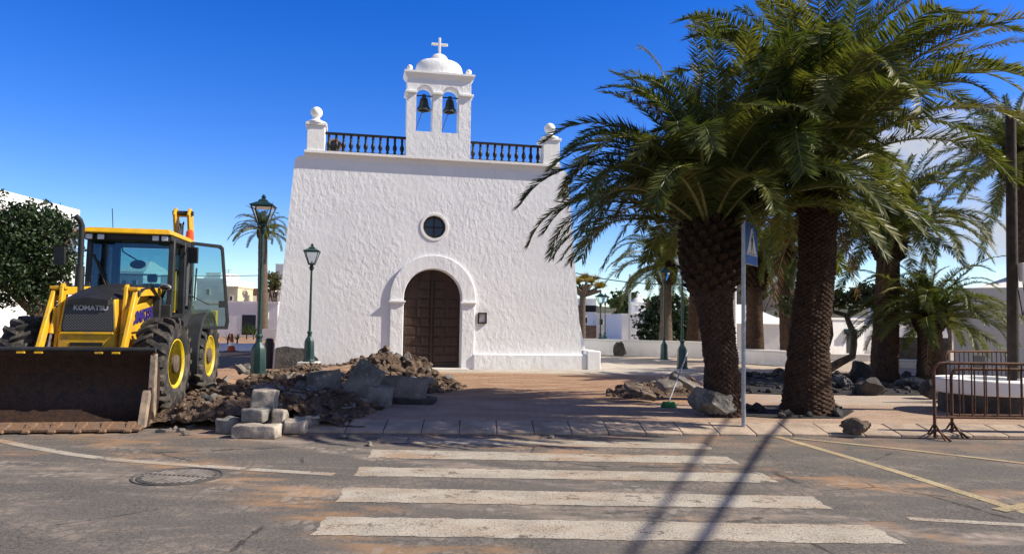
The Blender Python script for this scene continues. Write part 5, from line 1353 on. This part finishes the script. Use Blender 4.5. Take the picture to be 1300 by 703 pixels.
heap('soil_spoil', 'low strip of broken brown soil between the loader wheels and the tall heap', -8.0, -2.0, 10.3, 21.,
     [gx(246, 530, .7, .45, .20), gx(300, 508, .9, 1.1, .22), gx(350, 490, .9, 1.6, .24), gx(400, 508, .9, .9, .36), gx(420, 520, .7, .5, .26), gx(370, 530, .6, .4, .18), gx(320, 530, .9, .5, .20), gx(400, 474, 1., 1.4, .22), gx(206, 538, .4, .25, .12), gx(425, 462, 1.2, .9, .16)], .055, 5, .11, nclod=3600, clod=(.014, .10), kind='stuff')
heap('soil_spoil', 'small flat heap of brown soil and broken paving near the leaning broom', 1.0, 4.2, 12.6, 16.5,
     [gx(815, 500, .42, .55, .22), gx(795, 502, .3, .4, .13), gx(852, 498, .45, .5, .30), gx(880, 500, .35, .5, .20)], .04, 9, .09, nclod=150, clod=(.03, .11), kind='stuff')
def slab(label, px, py, z, size, rot, seed, mat='rock_slab', group=None, dy=0.):
    p = W(px, py, z); o = MB().block((0, 0, 0), size, Matrix.Identity(3), seed, .03, 6).build('paving_slab', mat, None, 25, loc=p)
    o.rotation_euler = rot; tag(o, label, 'broken slab', group); return o
slab('flat brown broken paving slab in the small heap by the broom', 812, 497, .30, (.55, .36, .10), (.35, .25, .3), 3, 'rock_brown')
slab('pale broken paving slab tilted against the squat palm trunk', 878, 490, .36, (.85, .45, .10), (.15, .55, -.2), 4)
slab('grey rough slab at the top of the small heap by the broom', 850, 488, .40, (.40, .30, .12), (.5, -.2, .4), 5)
# big broken slabs in front of the tall heap
SG = 'large broken slabs in front of the tall soil heap'
slab('wide broken concrete slab propped on the right side of the tall soil heap', 508, 493, .36, (.92, .30, .40), (R(-12), R(3), R(-4)), 11, 'rock_slab')
slab('pointed dark slab standing upright against the tall soil heap', 462, 485, .52, (.50, .14, .62), (R(-15), R(28), R(12)), 12, 'rock_grey')
slab('dark flat slab lying under the wide broken slab', 512, 507, .17, (1.1, .55, .10), (0, R(1), R(-5)), 13, 'darkstone')
slab('dark boxy kerb stone standing before the pointed slab', 472, 502, .30, (.62, .32, .34), (0, R(2), R(-6)), 14, 'concrete_dark')
slab('rounded dark slab leaning near the middle of the rubble', 412, 487, .46, (.55, .22, .40), (R(-20), R(-8), R(10)), 15, 'rock_grey')
slab('grey broken slab at the left end of the dark rubble', 374, 510, .30, (.34, .24, .20), (R(20), R(15), R(30)), 16, 'rock_slab')
slab('flat pale slab on the soil in front of the small lamp post', 437, 470, .42, (.95, .6, .10), (R(8), R(-6), R(20)), 17, 'plank')
slab('thin dark slab beneath the flat pale slab', 425, 478, .34, (.9, .5, .08), (R(4), R(8), R(-10)), 18, 'rock_slab')
slab('flat stone at the front edge of the dark rubble', 430, 516, .20, (.50, .40, .09), (R(10), R(-6), R(15)), 19, 'rock_grey')
slab('second flat stone at the front edge of the dark rubble, left of the boxy kerb stone', 446, 508, .26, (.42, .36, .09), (R(-8), R(12), R(40)), 20, 'rock_slab')
rk = 0
for (px, py, s_, m_) in ((388, 512, .24, 'rock_grey'), (415, 505, .22, 'rock_grey'), (400, 522, .16, 'rock_brown'), (448, 520, .13, 'rock_grey'), (380, 498, .22, 'rock_brown'), (432, 497, .20, 'rock_grey'), (355, 505, .17, 'rock_brown'), (520, 478, .13, 'rock_brown'), (545, 497, .12, 'rock_slab'), (553, 492, .09, 'rock_slab'), (340, 520, .15, 'rock_brown'), (312, 520, .12, 'rock_slab'), (290, 512, .12, 'rock_brown'), (268, 520, .11, 'rock_slab')):
    p = W(px, py); g = .22 if py < 516 else .12
    o = MB().rock((0, 0, 0), (s_ * 1.2, s_ * .8, s_ * .8), 60 + rk, 3, .16, 8).build('rubble_stone', m_, None, 25, loc=(p.x, p.y, plaza_h(p.x, p.y) + g)); rk += 1
    tag(o, 'loose angular stone lying on the brown rubble left of the church door', 'stone', 'loose stones on the rubble')

rr = random.Random(77)
for i in range(26):
    px, py = rr.uniform(250, 440), rr.uniform(482, 530)
    p = W(px, py); s_ = rr.uniform(.16, .34)
    o = MB().block((0, 0, 0), (s_, s_ * rr.uniform(.6, .9), rr.uniform(.04, .08)), Matrix.Identity(3), 200 + i, .03, 4).build('paving_fragment', ('rock_slab', 'rock_grey', 'rock_slab', 'rock_brown')[i % 4], None, 25, loc=(p.x, p.y, plaza_h(p.x, p.y) + rr.uniform(.20, .32)))
    o.rotation_euler = (rr.uniform(-.7, .7), rr.uniform(-.6, .6), rr.uniform(0, 6)); tag(o, 'flat fragment of broken paving scattered over the brown soil left of the church door', 'paving fragment', 'flat fragments of broken paving in the spoil')
# stack of old kerb blocks by the road
def kblock(label, px, py, size, rz, seed, mat='concrete', rot=None, z=None):
    p = W(px, py, 0.); z = p.z + size[2] / 2 if z is None else z
    o = MB().block((0, 0, 0), size, Matrix.Identity(3), seed, .026, 8).build('kerb_block', mat, None, 30, loc=(p.x, p.y + size[1] / 2, z), bevel=.012)
    o.rotation_euler = (rot[0], rot[1], rz) if rot else (0, 0, rz); tag(o, label, 'concrete block', 'old concrete kerb blocks by the road'); return o
kblock('long low concrete block lying at the front of the block stack on the road', 322, 557, (.58, .26, .165), R(-2), 31)
kblock('upright pale concrete block crowning the block stack', 331, 547, (.32, .28, .28), R(4), 32, 'concrete', (0, R(3), 0), z=.41)
kblock('darker concrete block second from the front, under the crowning block', 320, 552, (.30, .28, .18), R(-5), 33, 'concrete_dark', None, z=.245)
kblock('separate squarish concrete block at the right end of the stack', 371, 552, (.28, .26, .19), R(6), 34, 'concrete')
kblock('block standing behind the right end of the long low block', 351, 550, (.16, .30, .30), R(3), 35, 'concrete', None)
kblock('dark block at the left end of the stack in shade', 287, 551, (.26, .30, .20), R(-14), 36, 'concrete_dark')
kblock('block buried at the back of the stack behind the crowning block', 338, 541, (.40, .28, .26), R(10), 37, 'concrete_dark')
kblock('rough dark lump of concrete at the start of the kerb row, behind the separate block', 384, 547, (.34, .30, .20), R(20), 39, 'concrete_dark')
kblock('small block lying between the separate block and the stack', 350, 546, (.22, .24, .22), R(-3), 38, 'concrete')
def board(label, p, q, w, th, seed, mat='rock_slab'):
    a, b_ = Vector(p), Vector(q); d = (b_ - a); o = MB().block((0, 0, 0), (d.length, w, th), Matrix.Identity(3), seed, .02, 5).build('broken_slab', mat, None, 25, loc=(a + b_) / 2)
    o.rotation_euler = d.to_track_quat('X', 'Z').to_euler(); tag(o, label, 'broken slab')
board('long pale broken kerb piece lying left of the block stack', P(257, 536, 11.0), P(297, 530, 11.1), .14, .10, 51)
board('pale triangular slab shard sticking up left of the crowning block', P(296, 532, 11.3), P(309, 518, 11.4), .22, .05, 52, 'pad')
board('grey slab shard tilted beside the pale shard', P(280, 530, 11.3), P(292, 516, 11.5), .20, .06, 53, 'rock_slab')
board('small broken slab at the edge of the road left of the block stack', P(252, 541, 10.9), P(272, 546, 10.8), .16, .07, 54, 'rock_slab')
board('weathered timber plank lying behind the loader wheels', P(268, 478, 15.0), P(300, 489, 14.6), .26, .12, 55, 'plank')
for i, (px, py) in enumerate(((222, 545), (230, 548), (243, 543), (215, 547), (236, 552), (205, 549), (520, 560), (436, 556), (470, 565), (700, 556))):
    p = W(px, py, 0.); o = MB().rock((0, 0, .02), (.05 + .02 * (i % 3), .04, .035), 300 + i, 2, .2, 6).build('pebble', 'rock_slab', None, 25, loc=(p.x, p.y, 0)); tag(o, 'small loose pebble lying on the dusty road', 'pebble', 'pebbles on the road')
# ------------------------------------------------------------------ volcanic gravel beds
def bed(label, pts, seed, n=160):
    t = MB(); ps = [W(px, py) for px, py in pts]; 
    t.add([(p.x, p.y, .132) for p in ps], [tuple(range(len(ps)))]); o = t.build('gravel_bed', 'gravel', None, 0); tag(o, label, 'gravel', None, 'stuff')
    rr = random.Random(seed); pr = [MB().rock((0, 0, 0), (1, .8, .7), 700 + i, 2, .2, 6) for i in range(5)]; mb = MB()
    xs = [p.x for p in ps]; ys = [p.y for p in ps]
    def inside(x, y):
        c = False; j = len(ps) - 1
        for i in range(len(ps)):
            if (ps[i].y > y) != (ps[j].y > y) and x < (ps[j].x - ps[i].x) * (y - ps[i].y) / (ps[j].y - ps[i].y) + ps[i].x: c = not c
            j = i
        return c
    k = 0
    while k < n:
        x, y = rr.uniform(min(xs), max(xs)), rr.uniform(min(ys), max(ys))
        if not inside(x, y): k += .2; continue
        s_ = .04 + .15 * rr.random() ** 2.8; q = rotz(rr.uniform(0, 6.28)); p_ = pr[rr.randrange(5)]
        mb.add([q @ (Vector(v) * s_) + Vector((x, y, .13 + s_ * .3)) for v in p_.v], p_.f); k += 1
    c = mb.build('lava_stones', 'darkstone', o, 25); c['kind'] = 'stuff'
bed('bed of black volcanic gravel and stones behind the two big palms', [(925, 499), (1000, 501), (1200, 502), (1215, 480), (1100, 474), (930, 474)], 5, 330)
bed('dark bare soil ring round the foot of the tallest palm', [(925, 527), (985, 531), (1070, 531), (1085, 522), (1050, 514), (940, 515)], 6, 40)

# ------------------------------------------------------------------ trees and shrubs
def leaf_cloud(blobs, n, size, seed, clump=.34, per=26):
    """many small bent leaves gathered in clumps over the blobs' volume"""
    rr = random.Random(seed); mb = MB(); vs = []; fs = []
    vol = [b[1][0] * b[1][1] * b[1][2] for b in blobs]; tot = sum(vol)
    for (c, rad), v in zip(blobs, vol):
        for _ in range(max(1, int(n * v / tot / per))):
            d = Vector((rr.gauss(0, 1), rr.gauss(0, 1), rr.gauss(0, 1))).normalized(); k = rr.random() ** .38
            cc = Vector((c[0] + d.x * rad[0] * k, c[1] + d.y * rad[1] * k, c[2] + d.z * rad[2] * k)); cs = clump * min(rad) * rr.uniform(.5, 1.2)
            for _ in range(per):
                e = Vector((rr.gauss(0, 1), rr.gauss(0, 1), rr.gauss(0, .8))) * cs * .55; p = cc + e
                nrm = (e.normalized() * .5 + Vector((rr.gauss(0, 1), rr.gauss(0, 1), rr.gauss(0, 1)))).normalized()
                a = nrm.orthogonal().normalized(); a = Matrix.Rotation(rr.uniform(0, 6.28), 3, nrm) @ a; b = nrm.cross(a); s_ = size * rr.uniform(.6, 1.3); o = len(vs)
                vs += [p - a * s_ * .5, p - b * s_ * .28 + nrm * s_ * .06, p + a * s_ * .5, p + b * s_ * .28 + nrm * s_ * .06]; fs.append((o, o + 1, o + 2, o + 3))
    return mb.add(vs, fs)
def tree(name, label, foot, blobs, n, size, mat, seed, trunk=None, cat='tree', group=None, branches=()):
    t = thing(name, label, cat, foot, 0., group); f = Vector(foot)
    bl = [(Vector(c) - f, r) for c, r in blobs]
    leaf_cloud(bl, n, size, seed).build('crown', mat, t, 0)
    tr = MB(); top = bl[0][0]
    r0 = trunk or .12
    tr.tube([(0, 0, -.1), (top.x * .3 + .05, top.y * .3, top.z * .4), (top.x * .9, top.y * .9, top.z * .9)], [r0, r0 * .8, r0 * .5], 10)
    for c, r in bl[1:]:
        tr.tube([(top.x * .3 + .05, top.y * .3, top.z * .4), (c.x * .7 + top.x * .2, c.y * .7, c.z * .8 ), (c.x, c.y, c.z)], [r0 * .6, r0 * .4, r0 * .15], 7)
    tr.build('trunk', 'bark', t, 50)
    return t
Y = 19.
def bl(px, py, Y, rx, ry, rd=None): p = P(px, py, Y); s_ = Y / FOC; return (p, (rx * s_, (rd or rx) * s_, ry * s_))
f = P(58, 440, Y); f.z = .1
tree('evergreen_tree', 'dark dense evergreen tree at the left edge behind the backhoe loader', f, [bl(40, 320, Y, 50, 55), bl(5, 300, Y, 45, 48), bl(80, 318, Y, 24, 42), bl(15, 350, Y - .4, 44, 40), bl(60, 380, Y, 26, 30), bl(-30, 320, Y, 50, 60), bl(50, 280, Y, 36, 24), bl(88, 296, Y, 17, 20)], 24000, .11, 'leaf_dark', 3, .16)
Y = 36.; f = P(835, 450, Y); f.z = .1
tree('bushy_tree', 'rounded dark green tree behind the slim greyish palm', f, [bl(850, 410, Y, 36, 36), bl(822, 412, Y, 18, 20), bl(878, 420, Y, 22, 30), bl(845, 388, Y, 22, 16)], 5200, .22, 'leaf_dark', 5, .15)
Y = 62.; f = P(790, 425, Y); f.z = .1
tree('leafy_tree', 'light green airy tree between the church and the slim palm, above white roofs', f, [bl(790, 384, Y, 18, 14), bl(806, 376, Y, 9, 6), bl(778, 374, Y, 8, 5), bl(795, 398, Y, 14, 9)], 1700, .34, 'leaf_mid', 7, .2)
f = P(825, 425, 66.); f.z = .1
tree('leafy_tree', 'dark low tree above the white house with the little turret', f, [bl(825, 388, 66, 18, 10), bl(843, 392, 66, 14, 8), bl(808, 392, 66, 12, 7)], 1400, .36, 'leaf_dark', 8, .2)
for i, (px, py, Y, rx, ry, lab) in enumerate(((1010, 380, 52., 26, 14, 'green tree crown just left of the tallest palm trunk, above the white walls'), (1130, 378, 60., 30, 12, 'olive green tree behind the dark trunked palm'), (1160, 405, 56., 14, 8, 'low green hedge like tree above the stone wall'), (1205, 402, 45., 10, 14, 'small green tree beside the left corner of the grey white house'), (348, 357, 70., 12, 12, 'round dark tree touching the left edge of the church'), (965, 372, 64., 26, 9, 'scrubby olive tree above the gabled white house'))):
    f = P(px, 425, Y); f.z = .1
    tree('leafy_tree', lab, f, [bl(px, py, Y, rx, ry), bl(px - rx * .5, py + 3, Y, rx * .6, ry * .8), bl(px + rx * .55, py + 2, Y, rx * .5, ry * .8)], 1300, .30, 'leaf_mid' if i % 2 else 'leaf_olive', 20 + i, .15)
# twisted carob: bare crooked limbs under a flat crown
Y = 23.; f = P(1050, 480, Y); f.z = .1
tw = thing('twisted_tree', 'low tree with crooked bare dark limbs under a flat green crown', 'tree', f)
def PL(px, py, dy=0.): return P(px, py, Y + dy) - f
mb = MB()
mb.tube([(0, 0, -.1), PL(1052, 468), PL(1068, 459), PL(1082, 452), PL(1084, 438), PL(1084, 422)], [.15, .14, .12, .11, .10, .09], 10)
mb.tube([PL(1084, 424), PL(1078, 410), PL(1074, 400), PL(1060, 396), PL(1050, 392)], [.11, .09, .08, .06, .04], 8)
mb.tube([PL(1075, 402), PL(1082, 396), PL(1092, 394), PL(1098, 384)], [.08, .07, .055, .03], 8)
mb.tube([PL(1050, 440), PL(1055, 425), PL(1054, 408), PL(1047, 396)], [.09, .08, .07, .04], 8)
mb.build('limbs', 'bark', tw, 50)
leaf_cloud([(PL(1080, 378), (.9, .9, .30)), (PL(1110, 372), (.8, .8, .28)), (PL(1060, 384), (.6, .7, .25)), (PL(1125, 388), (.5, .6, .22)), (PL(1010, 388, .5), (.55, .6, .35))], 3600, .15, 31, .5).build('crown', 'leaf_olive', tw, 0)
# dragon tree
Y = 46.; f = P(739, 428, Y); f.z = .1
dg = thing('dragon_tree', 'dragon tree with an umbrella of yellow green rosettes right of the church', 'tree', f)
def PD(px, py, dy=0.): return P(px, py, Y + dy) - f
mb = MB(); mb.tube([(0, 0, -.1), PD(739, 395), PD(740, 374)], [.24, .20, .19], 12)
tips = [(731, 360, 0), (740, 358, .3), (748, 358, -.3), (758, 363, 0), (735, 356, .8), (752, 357, .9), (745, 354, -.8), (727, 365, .4), (763, 366, .4)]
for (px, py, dy) in tips: mb.tube([PD(740, 375), PD((740 + px) / 2, (374 + py) / 2 + 2, dy * .5), PD(px, py + 3, dy)], [.15, .12, .08], 8)
mb.build('trunk', 'trunk_grey', dg, 50)
mb = MB(); rr = random.Random(5); vs = []; fs = []
for (px, py, dy) in tips:
    c = PD(px, py, dy)
    for _ in range(3):
        cc = c + Vector((rr.uniform(-.22, .22), rr.uniform(-.22, .22), rr.uniform(-.05, .12)))
        for _ in range(60):
            d = Vector((rr.gauss(0, 1), rr.gauss(0, 1), abs(rr.gauss(0, .9)))).normalized(); a = d.orthogonal().normalized() * .035; o = len(vs); ll = rr.uniform(.3, .48)
            vs += [cc - a, cc + a, cc + d * ll]; fs.append((o, o + 1, o + 2))
mb.add(vs, fs).build('crown', 'leaf_dragon', dg, 0)
# cypress at the right edge
Y = 30.; f = P(1300, 430, Y); f.z = .1
tree('cypress_tree', 'narrow dark cypress at the right edge behind the utility pole', f, [bl(1299, 330, Y, 7, 62), bl(1300, 300, Y, 6, 40), bl(1299, 370, Y, 8, 40)], 3200, .16, 'leaf_dark', 9, .12)
# small yucca like plants by the side street, shrubs
def tuft(label, foot, n, L, seed, mat='leaf_mid', name='spiky_plant'):
    t = thing(name, label, 'plant', foot); rr = random.Random(seed); vs = []; fs = []
    for i in range(n):
        a = rr.uniform(0, 6.28); e = rr.uniform(.5, 1.45); d = Vector((math.cos(a) * math.cos(e), math.sin(a) * math.cos(e), math.sin(e))); s_ = Vector((-d.y, d.x, 0)).normalized() * .03; o = len(vs); ll = L * rr.uniform(.7, 1.1)
        b = Vector((0, 0, L * .35)); m_ = b + d * ll * .6; tp = b + d * ll - Vector((0, 0, ll * .12)); vs += [b - s_, b + s_, m_ + s_, m_ - s_, tp]; fs += [(o, o + 1, o + 2, o + 3), (o + 3, o + 2, o + 4)]
    MB().add(vs, fs).build('leaves', mat, t, 0); MB().tube([(0, 0, -.05), (0, 0, L * .38)], [.05, .04], 7).build('stem', 'bark', t)
for i, (px, py, L) in enumerate(((313, 431, .9), (322, 431, .8))): tuft(('bright green spiky plant in front of the dark doorway of the low white house', 'yellow green spiky plant just behind the near lamp post')[i], W(px, py), 46, L, i, 'leaf_mid')
for i, (px, py) in enumerate(((289, 437), (301, 436))): tuft(('small sparse plant by the side street, beside the loader door', 'small sparse plant left of the green spiky plants')[i], W(px, py), 12, .55, 20 + i, 'leaf_olive')
tuft('thin twiggy plant against the long low white wall', W(826, 451), 16, .5, 33, 'leaf_olive')

# traffic cone and bollard at the side street
f = W(293.5, 446); cn = thing('traffic_cone', 'traffic cone with pale bands standing on the shaded side street', 'traffic cone', f)
MB().lathe([(.17, .03), (.10, .35), (.045, .72), (.02, .74)], 18).build('cone', 'conecol', cn, 40); MB().bb(-.22, .22, -.22, .22, 0, .035).build('base', 'iron', cn, 20)
MB().lathe([(.128, .24), (.098, .40), (.09, .40)], 18).build('band', 'signwhite', cn, 40)
f = W(341, 467); bo_ = thing('bollard', 'short black post beside the left foot of the church', 'bollard', f); MB().lathe([(.11, -.05), (.11, .80), (.07, .84)], 14).build('post', 'iron', bo_, 40); MB().lathe([(.125, .68), (.125, .74)], 14).build('collar', 'iron', bo_, 40)

# ------------------------------------------------------------------ houses and walls
def house(label, px0, px1, py, Y, depth, mat='whitewash', parapet=.0, wins=(), rz=0., name='house', roof=None, cat='house', group=None, z_min=0.):
    a, b = P(px0, py, Y), P(px1, py, Y); h = (a.z + b.z) / 2; w = b.x - a.x
    t = thing(name, label, cat, ((a.x + b.x) / 2, Y, 0), rz, group)
    MB().bb(-w / 2, w / 2, 0, depth, -.3, h).build('walls', mat, t, 0)
    if parapet: 
        mb = MB(); mb.bb(-w / 2 - .06, w / 2 + .06, -.06, .18, h + .002, h + parapet); mb.bb(-w / 2 - .06, -w / 2 + .18, .182, depth, h + .003, h + parapet - .002); mb.bb(w / 2 - .18, w / 2 + .06, .182, depth, h + .003, h + parapet - .002); mb.build('parapet', mat, t, 0)
    if roof: 
        rh, mt = roof; MB().hexa([(-w / 2 - .2, -.2, h + .003), (w / 2 + .2, -.2, h + .003), (w / 2 + .2, depth + .2, h + .003), (-w / 2 - .2, depth + .2, h + .003), (-w * .12, depth * .45, h + rh), (w * .12, depth * .45, h + rh), (w * .12, depth * .55, h + rh), (-w * .12, depth * .55, h + rh)]).build('roof', mt, t, 0)
    if w > 3 and name == 'house':
        rr_ = random.Random(int(px0 * 7 + py))
        xa_ = rr_.uniform(-.3, .3) * w
        if rr_.random() < .7: MB().tube([(xa_, depth * .4, h), (xa_, depth * .4, h + 1.5)], .02, 5).tube([(xa_ - .35, depth * .4, h + 1.4), (xa_ + .35, depth * .4, h + 1.4)], .015, 5).tube([(xa_ - .25, depth * .4, h + 1.2), (xa_ + .25, depth * .4, h + 1.2)], .015, 5).build('aerial', 'iron', t)
        if rr_.random() < .5: MB().lathe([(.55, h), (.55, h + .8), (.3, h + .95)], 14, (-xa_, depth * .6, 0)).build('water_tank', 'greywall', t, 40)
    for (x0, y0, x1, y1, m_, nm) in wins:
        p, q = P(x0, y0, Y), P(x1, y1, Y); xa, xb = p.x - t.location.x, q.x - t.location.x
        fr_ = MB().plate([(xa - .06, q.z - (.06 if nm == 'window' else 0)), (xb + .06, q.z - (.06 if nm == 'window' else 0)), (xb + .06, p.z + .06), (xa - .06, p.z + .06)], [[(xa, q.z), (xb, q.z), (xb, p.z), (xa, p.z)]] if nm == 'window' else [], -.05 if nm == 'window' else -.02, .0).build(nm, 'greywall' if nm == 'window' else m_, t, 0)
        if nm == 'window': MB().bb(xa, xb, -.015, -.001, q.z, p.z).build('pane', m_, fr_, 0)
    return t
# left of the church
a = P(0, 234, 27.5); hgt = a.z
vl = thing('tall_white_house', 'tall white house with a flat roof behind the evergreen tree at the far left', 'house', (-20.1, 17., 0))
MB().bb(-12, 0, 0, 17.0, -.2, hgt - .75).build('walls', 'whitewash', vl, 0)
MB().bb(-12, .06, -.06, 17.06, hgt - .747, hgt).build('parapet', 'whitewash', vl, 0)
MB().bb(.0, 1.1, 12.0, 18.2, hgt - 1.22, hgt - 1.05).build('eave', 'brown_tile', vl, 0)
house('low rough white house with a dark doorway left of the church', 150, 353, 384, 54., 8., 'plaster', .15, ((308.5, 400.5, 323, 425, 'glass_dark', 'door'), (335, 397, 339.5, 404, 'glass_dark', 'window')))
house('low white kerb wall in front of the rough white house', 283, 345, 431.0, 47., .3, 'pad', name='low_wall', cat='wall')
house('pale wall section behind the near lamp post', 333, 352, 417.5, 46., .3, 'greywall', name='low_wall', cat='wall')
house('cream house above the roof of the rough white house', 286, 302, 365, 68., 7., 'cream', .15, ((292, 376, 295, 381, 'glass_dark', 'window'),))
house('dark brown fronted house between the cream and the white gabled house', 302.5, 334, 366, 72., 6., 'brown_tile', 0., ((308, 372, 313, 380, 'glass_dark', 'window'), (318, 376, 325, 383, 'whitewash', 'door')))
house('white house with dark windows touching the left edge of the church', 334.5, 358, 370, 74., 7., 'whitewash', 0., ((340, 373, 343.5, 377.5, 'glass_dark', 'window'), (346.5, 370.5, 352, 378, 'glass_dark', 'window')), roof=(1.2, 'whitewash'))
house('grey concrete block behind the left edge of the church', 350, 372, 336, 90., 7., 'greywall', .1)
house('white hillside house seen through the loader windscreen', 148, 182, 347, 80., 8., 'whitewash', .2, ((155, 356, 160, 364, 'glass_dark', 'window'), (168, 356, 173, 364, 'glass_dark', 'window')), roof=(1.6, 'whitewash'))
house('wide white hillside house seen through the loader cab', 184, 240, 352, 84., 8., 'whitewash', .3, ((200, 362, 206, 371, 'glass_dark', 'window'), (215, 362, 221, 371, 'glass_dark', 'window')))
house('white terraced house seen through the open loader door', 250, 287, 357, 78., 8., 'whitewash', .3, ((262, 367, 266, 374, 'glass_dark', 'window'),))
house('small white house stepping above the terraced house', 262, 280, 348, 88., 6., 'whitewash', .2)
# right of the church
house('two storey white house with a dark balcony strip right of the church', 722, 757, 380, 75., 8., 'whitewash', .1, ((733, 388, 756, 396, 'glass_dark', 'door'), (742, 403, 750, 410, 'glass_dark', 'window')))
house('long white house with a dark porch behind the far lamp posts', 757, 792, 399, 66., 8., 'whitewash', .1, ((780, 411, 789, 424, 'glass_dark', 'door'), (761, 405, 765, 412, 'glass_dark', 'window')))
house('dark shaded carport beside the far lamp posts', 738, 757, 413, 64., 4., 'brown_tile', 0., ())
t = house('white blank sided house with a small turret on its roof, behind the low wall', 790, 845, 400, 52., 9., 'whitewash', .1)
q = P(811, 394, 55.) - t.location
tu = MB(); tu.bb(q.x - .55, q.x + .55, -.0 + 3, 4.1, P(811, 400, 55).z, P(811, 395, 55).z); zt_ = P(811, 395, 55).z
for sx in (-1, 1):
    for sy in (0, 1): tu.bb(q.x + sx * .40 - .1, q.x + sx * .40 + .1, 3.05 + sy * .8, 3.25 + sy * .8, zt_, zt_ + .55)
tu.bb(q.x - .6, q.x + .6, 2.95, 4.15, zt_ + .55, zt_ + .68); tu.lathe([(.5, zt_ + .68), (.3, zt_ + .95), (.10, zt_ + 1.05), (.06, zt_ + 1.35), (.01, zt_ + 1.4)], 12, (q.x, 3.55, 0)); tu.build('turret', 'whitewash', t, 30)
house('dark tiled long roof house above the turret house', 800, 850, 393, 70., 8., 'greywall', .0, (), roof=(.8, 'brown_tile'))
def wall(label, p, q, ztop, th=.3, mat='whitewash', name='garden_wall', cap=True):
    a, b = Vector((p.x, p.y, 0)), Vector((q.x, q.y, 0)); d = b - a
    t = thing(name, label, 'wall', a, math.atan2(d.y, d.x)); MB().bb(0, d.length, 0, th, -.2, ztop).build('wall', mat, t, 30, bevel=.02)
    if cap: MB().bb(-.03, d.length + .03, -.04, th + .04, ztop + .002, ztop + .06).build('coping', mat, t, 30, bevel=.015)
p, q = W(738, 449), W(932, 456); wall('long low white wall running behind the lamp posts right of the church', p, q, P(840, 434, (p.y + q.y) / 2).z)
p, q = W(925, 471), W(1003, 477); p, q = P(930, 470, 27.5), P(1006, 474, 25.5); wall('low white wall between the crossing sign and the tallest palm', p, q, P(970, 446, 26.5).z)
p, q = P(1046, 470, 30), P(1108, 470, 30); wall('white garden wall behind the twisted tree', p, q, P(1075, 451, 30).z)
house('white house with a chimney seen between squat palm and crossing sign', 915, 948, 388, 48., 8., 'whitewash', .1, ((928, 386, 931, 391, 'glass_dark', 'window'),))
house('gabled white house behind the low wall, right of the crossing sign', 928, 1000, 411, 36., 7., 'whitewash', 0., (), roof=(1.0, 'whitewash'))
t = house('white house with a dark door niche behind the twisted tree', 1046, 1104, 406, 36., 7., 'whitewash', .1, ((1076, 424, 1087, 448, 'iron', 'door'),), R(22))
q = P(1079, 421, 35.9) - t.location; MB().bb(q.x - .28, q.x + .28, -.30, -.003, q.z - .12, q.z + .14).build('door_awning', 'lampgreen', t, 30)
house('lower white annex right of the house with the dark door niche', 1104.5, 1126, 414, 38., 6., 'whitewash', .1, ((1108, 429, 1113, 433, 'glass_dark', 'window'), (1117, 438, 1122, 443, 'glass_dark', 'window')), R(22))
house('long grey white bungalow above the stone wall', 1128, 1180, 403, 58., 7., 'greywall', .1, ((1137, 401, 1160, 404, 'glass_dark', 'window'),))
house('white house low behind the stone wall', 1140, 1206, 416, 52., 7., 'whitewash', .1)
p, q = P(1110, 455, 31), P(1205, 455, 30); wall('dark lava stone garden wall between the two right palms', p, q, P(1150, 428, 30.5).z, .5, 'darkstone', cap=False)
p, q = P(1120, 470, 26), P(1215, 470, 25); wall('low pale wall at the foot of the shortest palm', p, q, P(1170, 459, 25.5).z, .3, 'greywall')
t = house('grey white house with a lit flat roof edge at the right, behind the barriers', 1209, 1420, 367, 21., 8., 'greywall', 0.)
w_ = P(1420, 367, 21.).x - P(1209, 367, 21.).x; c_ = Vector((P(1209, 367, 21.).x, 21., 0))
t.rotation_euler.z = R(-31); t.location = c_ + Vector((math.cos(R(31)), -math.sin(R(31)), 0)) * (w_ / 2)
hz_ = P(1315, 367, 21.).z
MB().hexa([(-w_ / 2 + .5, 1.0, hz_ + .004), (w_ / 2, 1.0, hz_ + .004), (w_ / 2, 7., hz_ + .004), (-w_ / 2 + .5, 7., hz_ + .004), (-w_ / 2 + 1.6, 2.4, hz_ + .5), (w_ / 2, 2.4, hz_ + .5), (w_ / 2, 6.4, hz_ + .5), (-w_ / 2 + 1.6, 6.4, hz_ + .5)]).build('upper_roof', 'whitewash', t, 0)
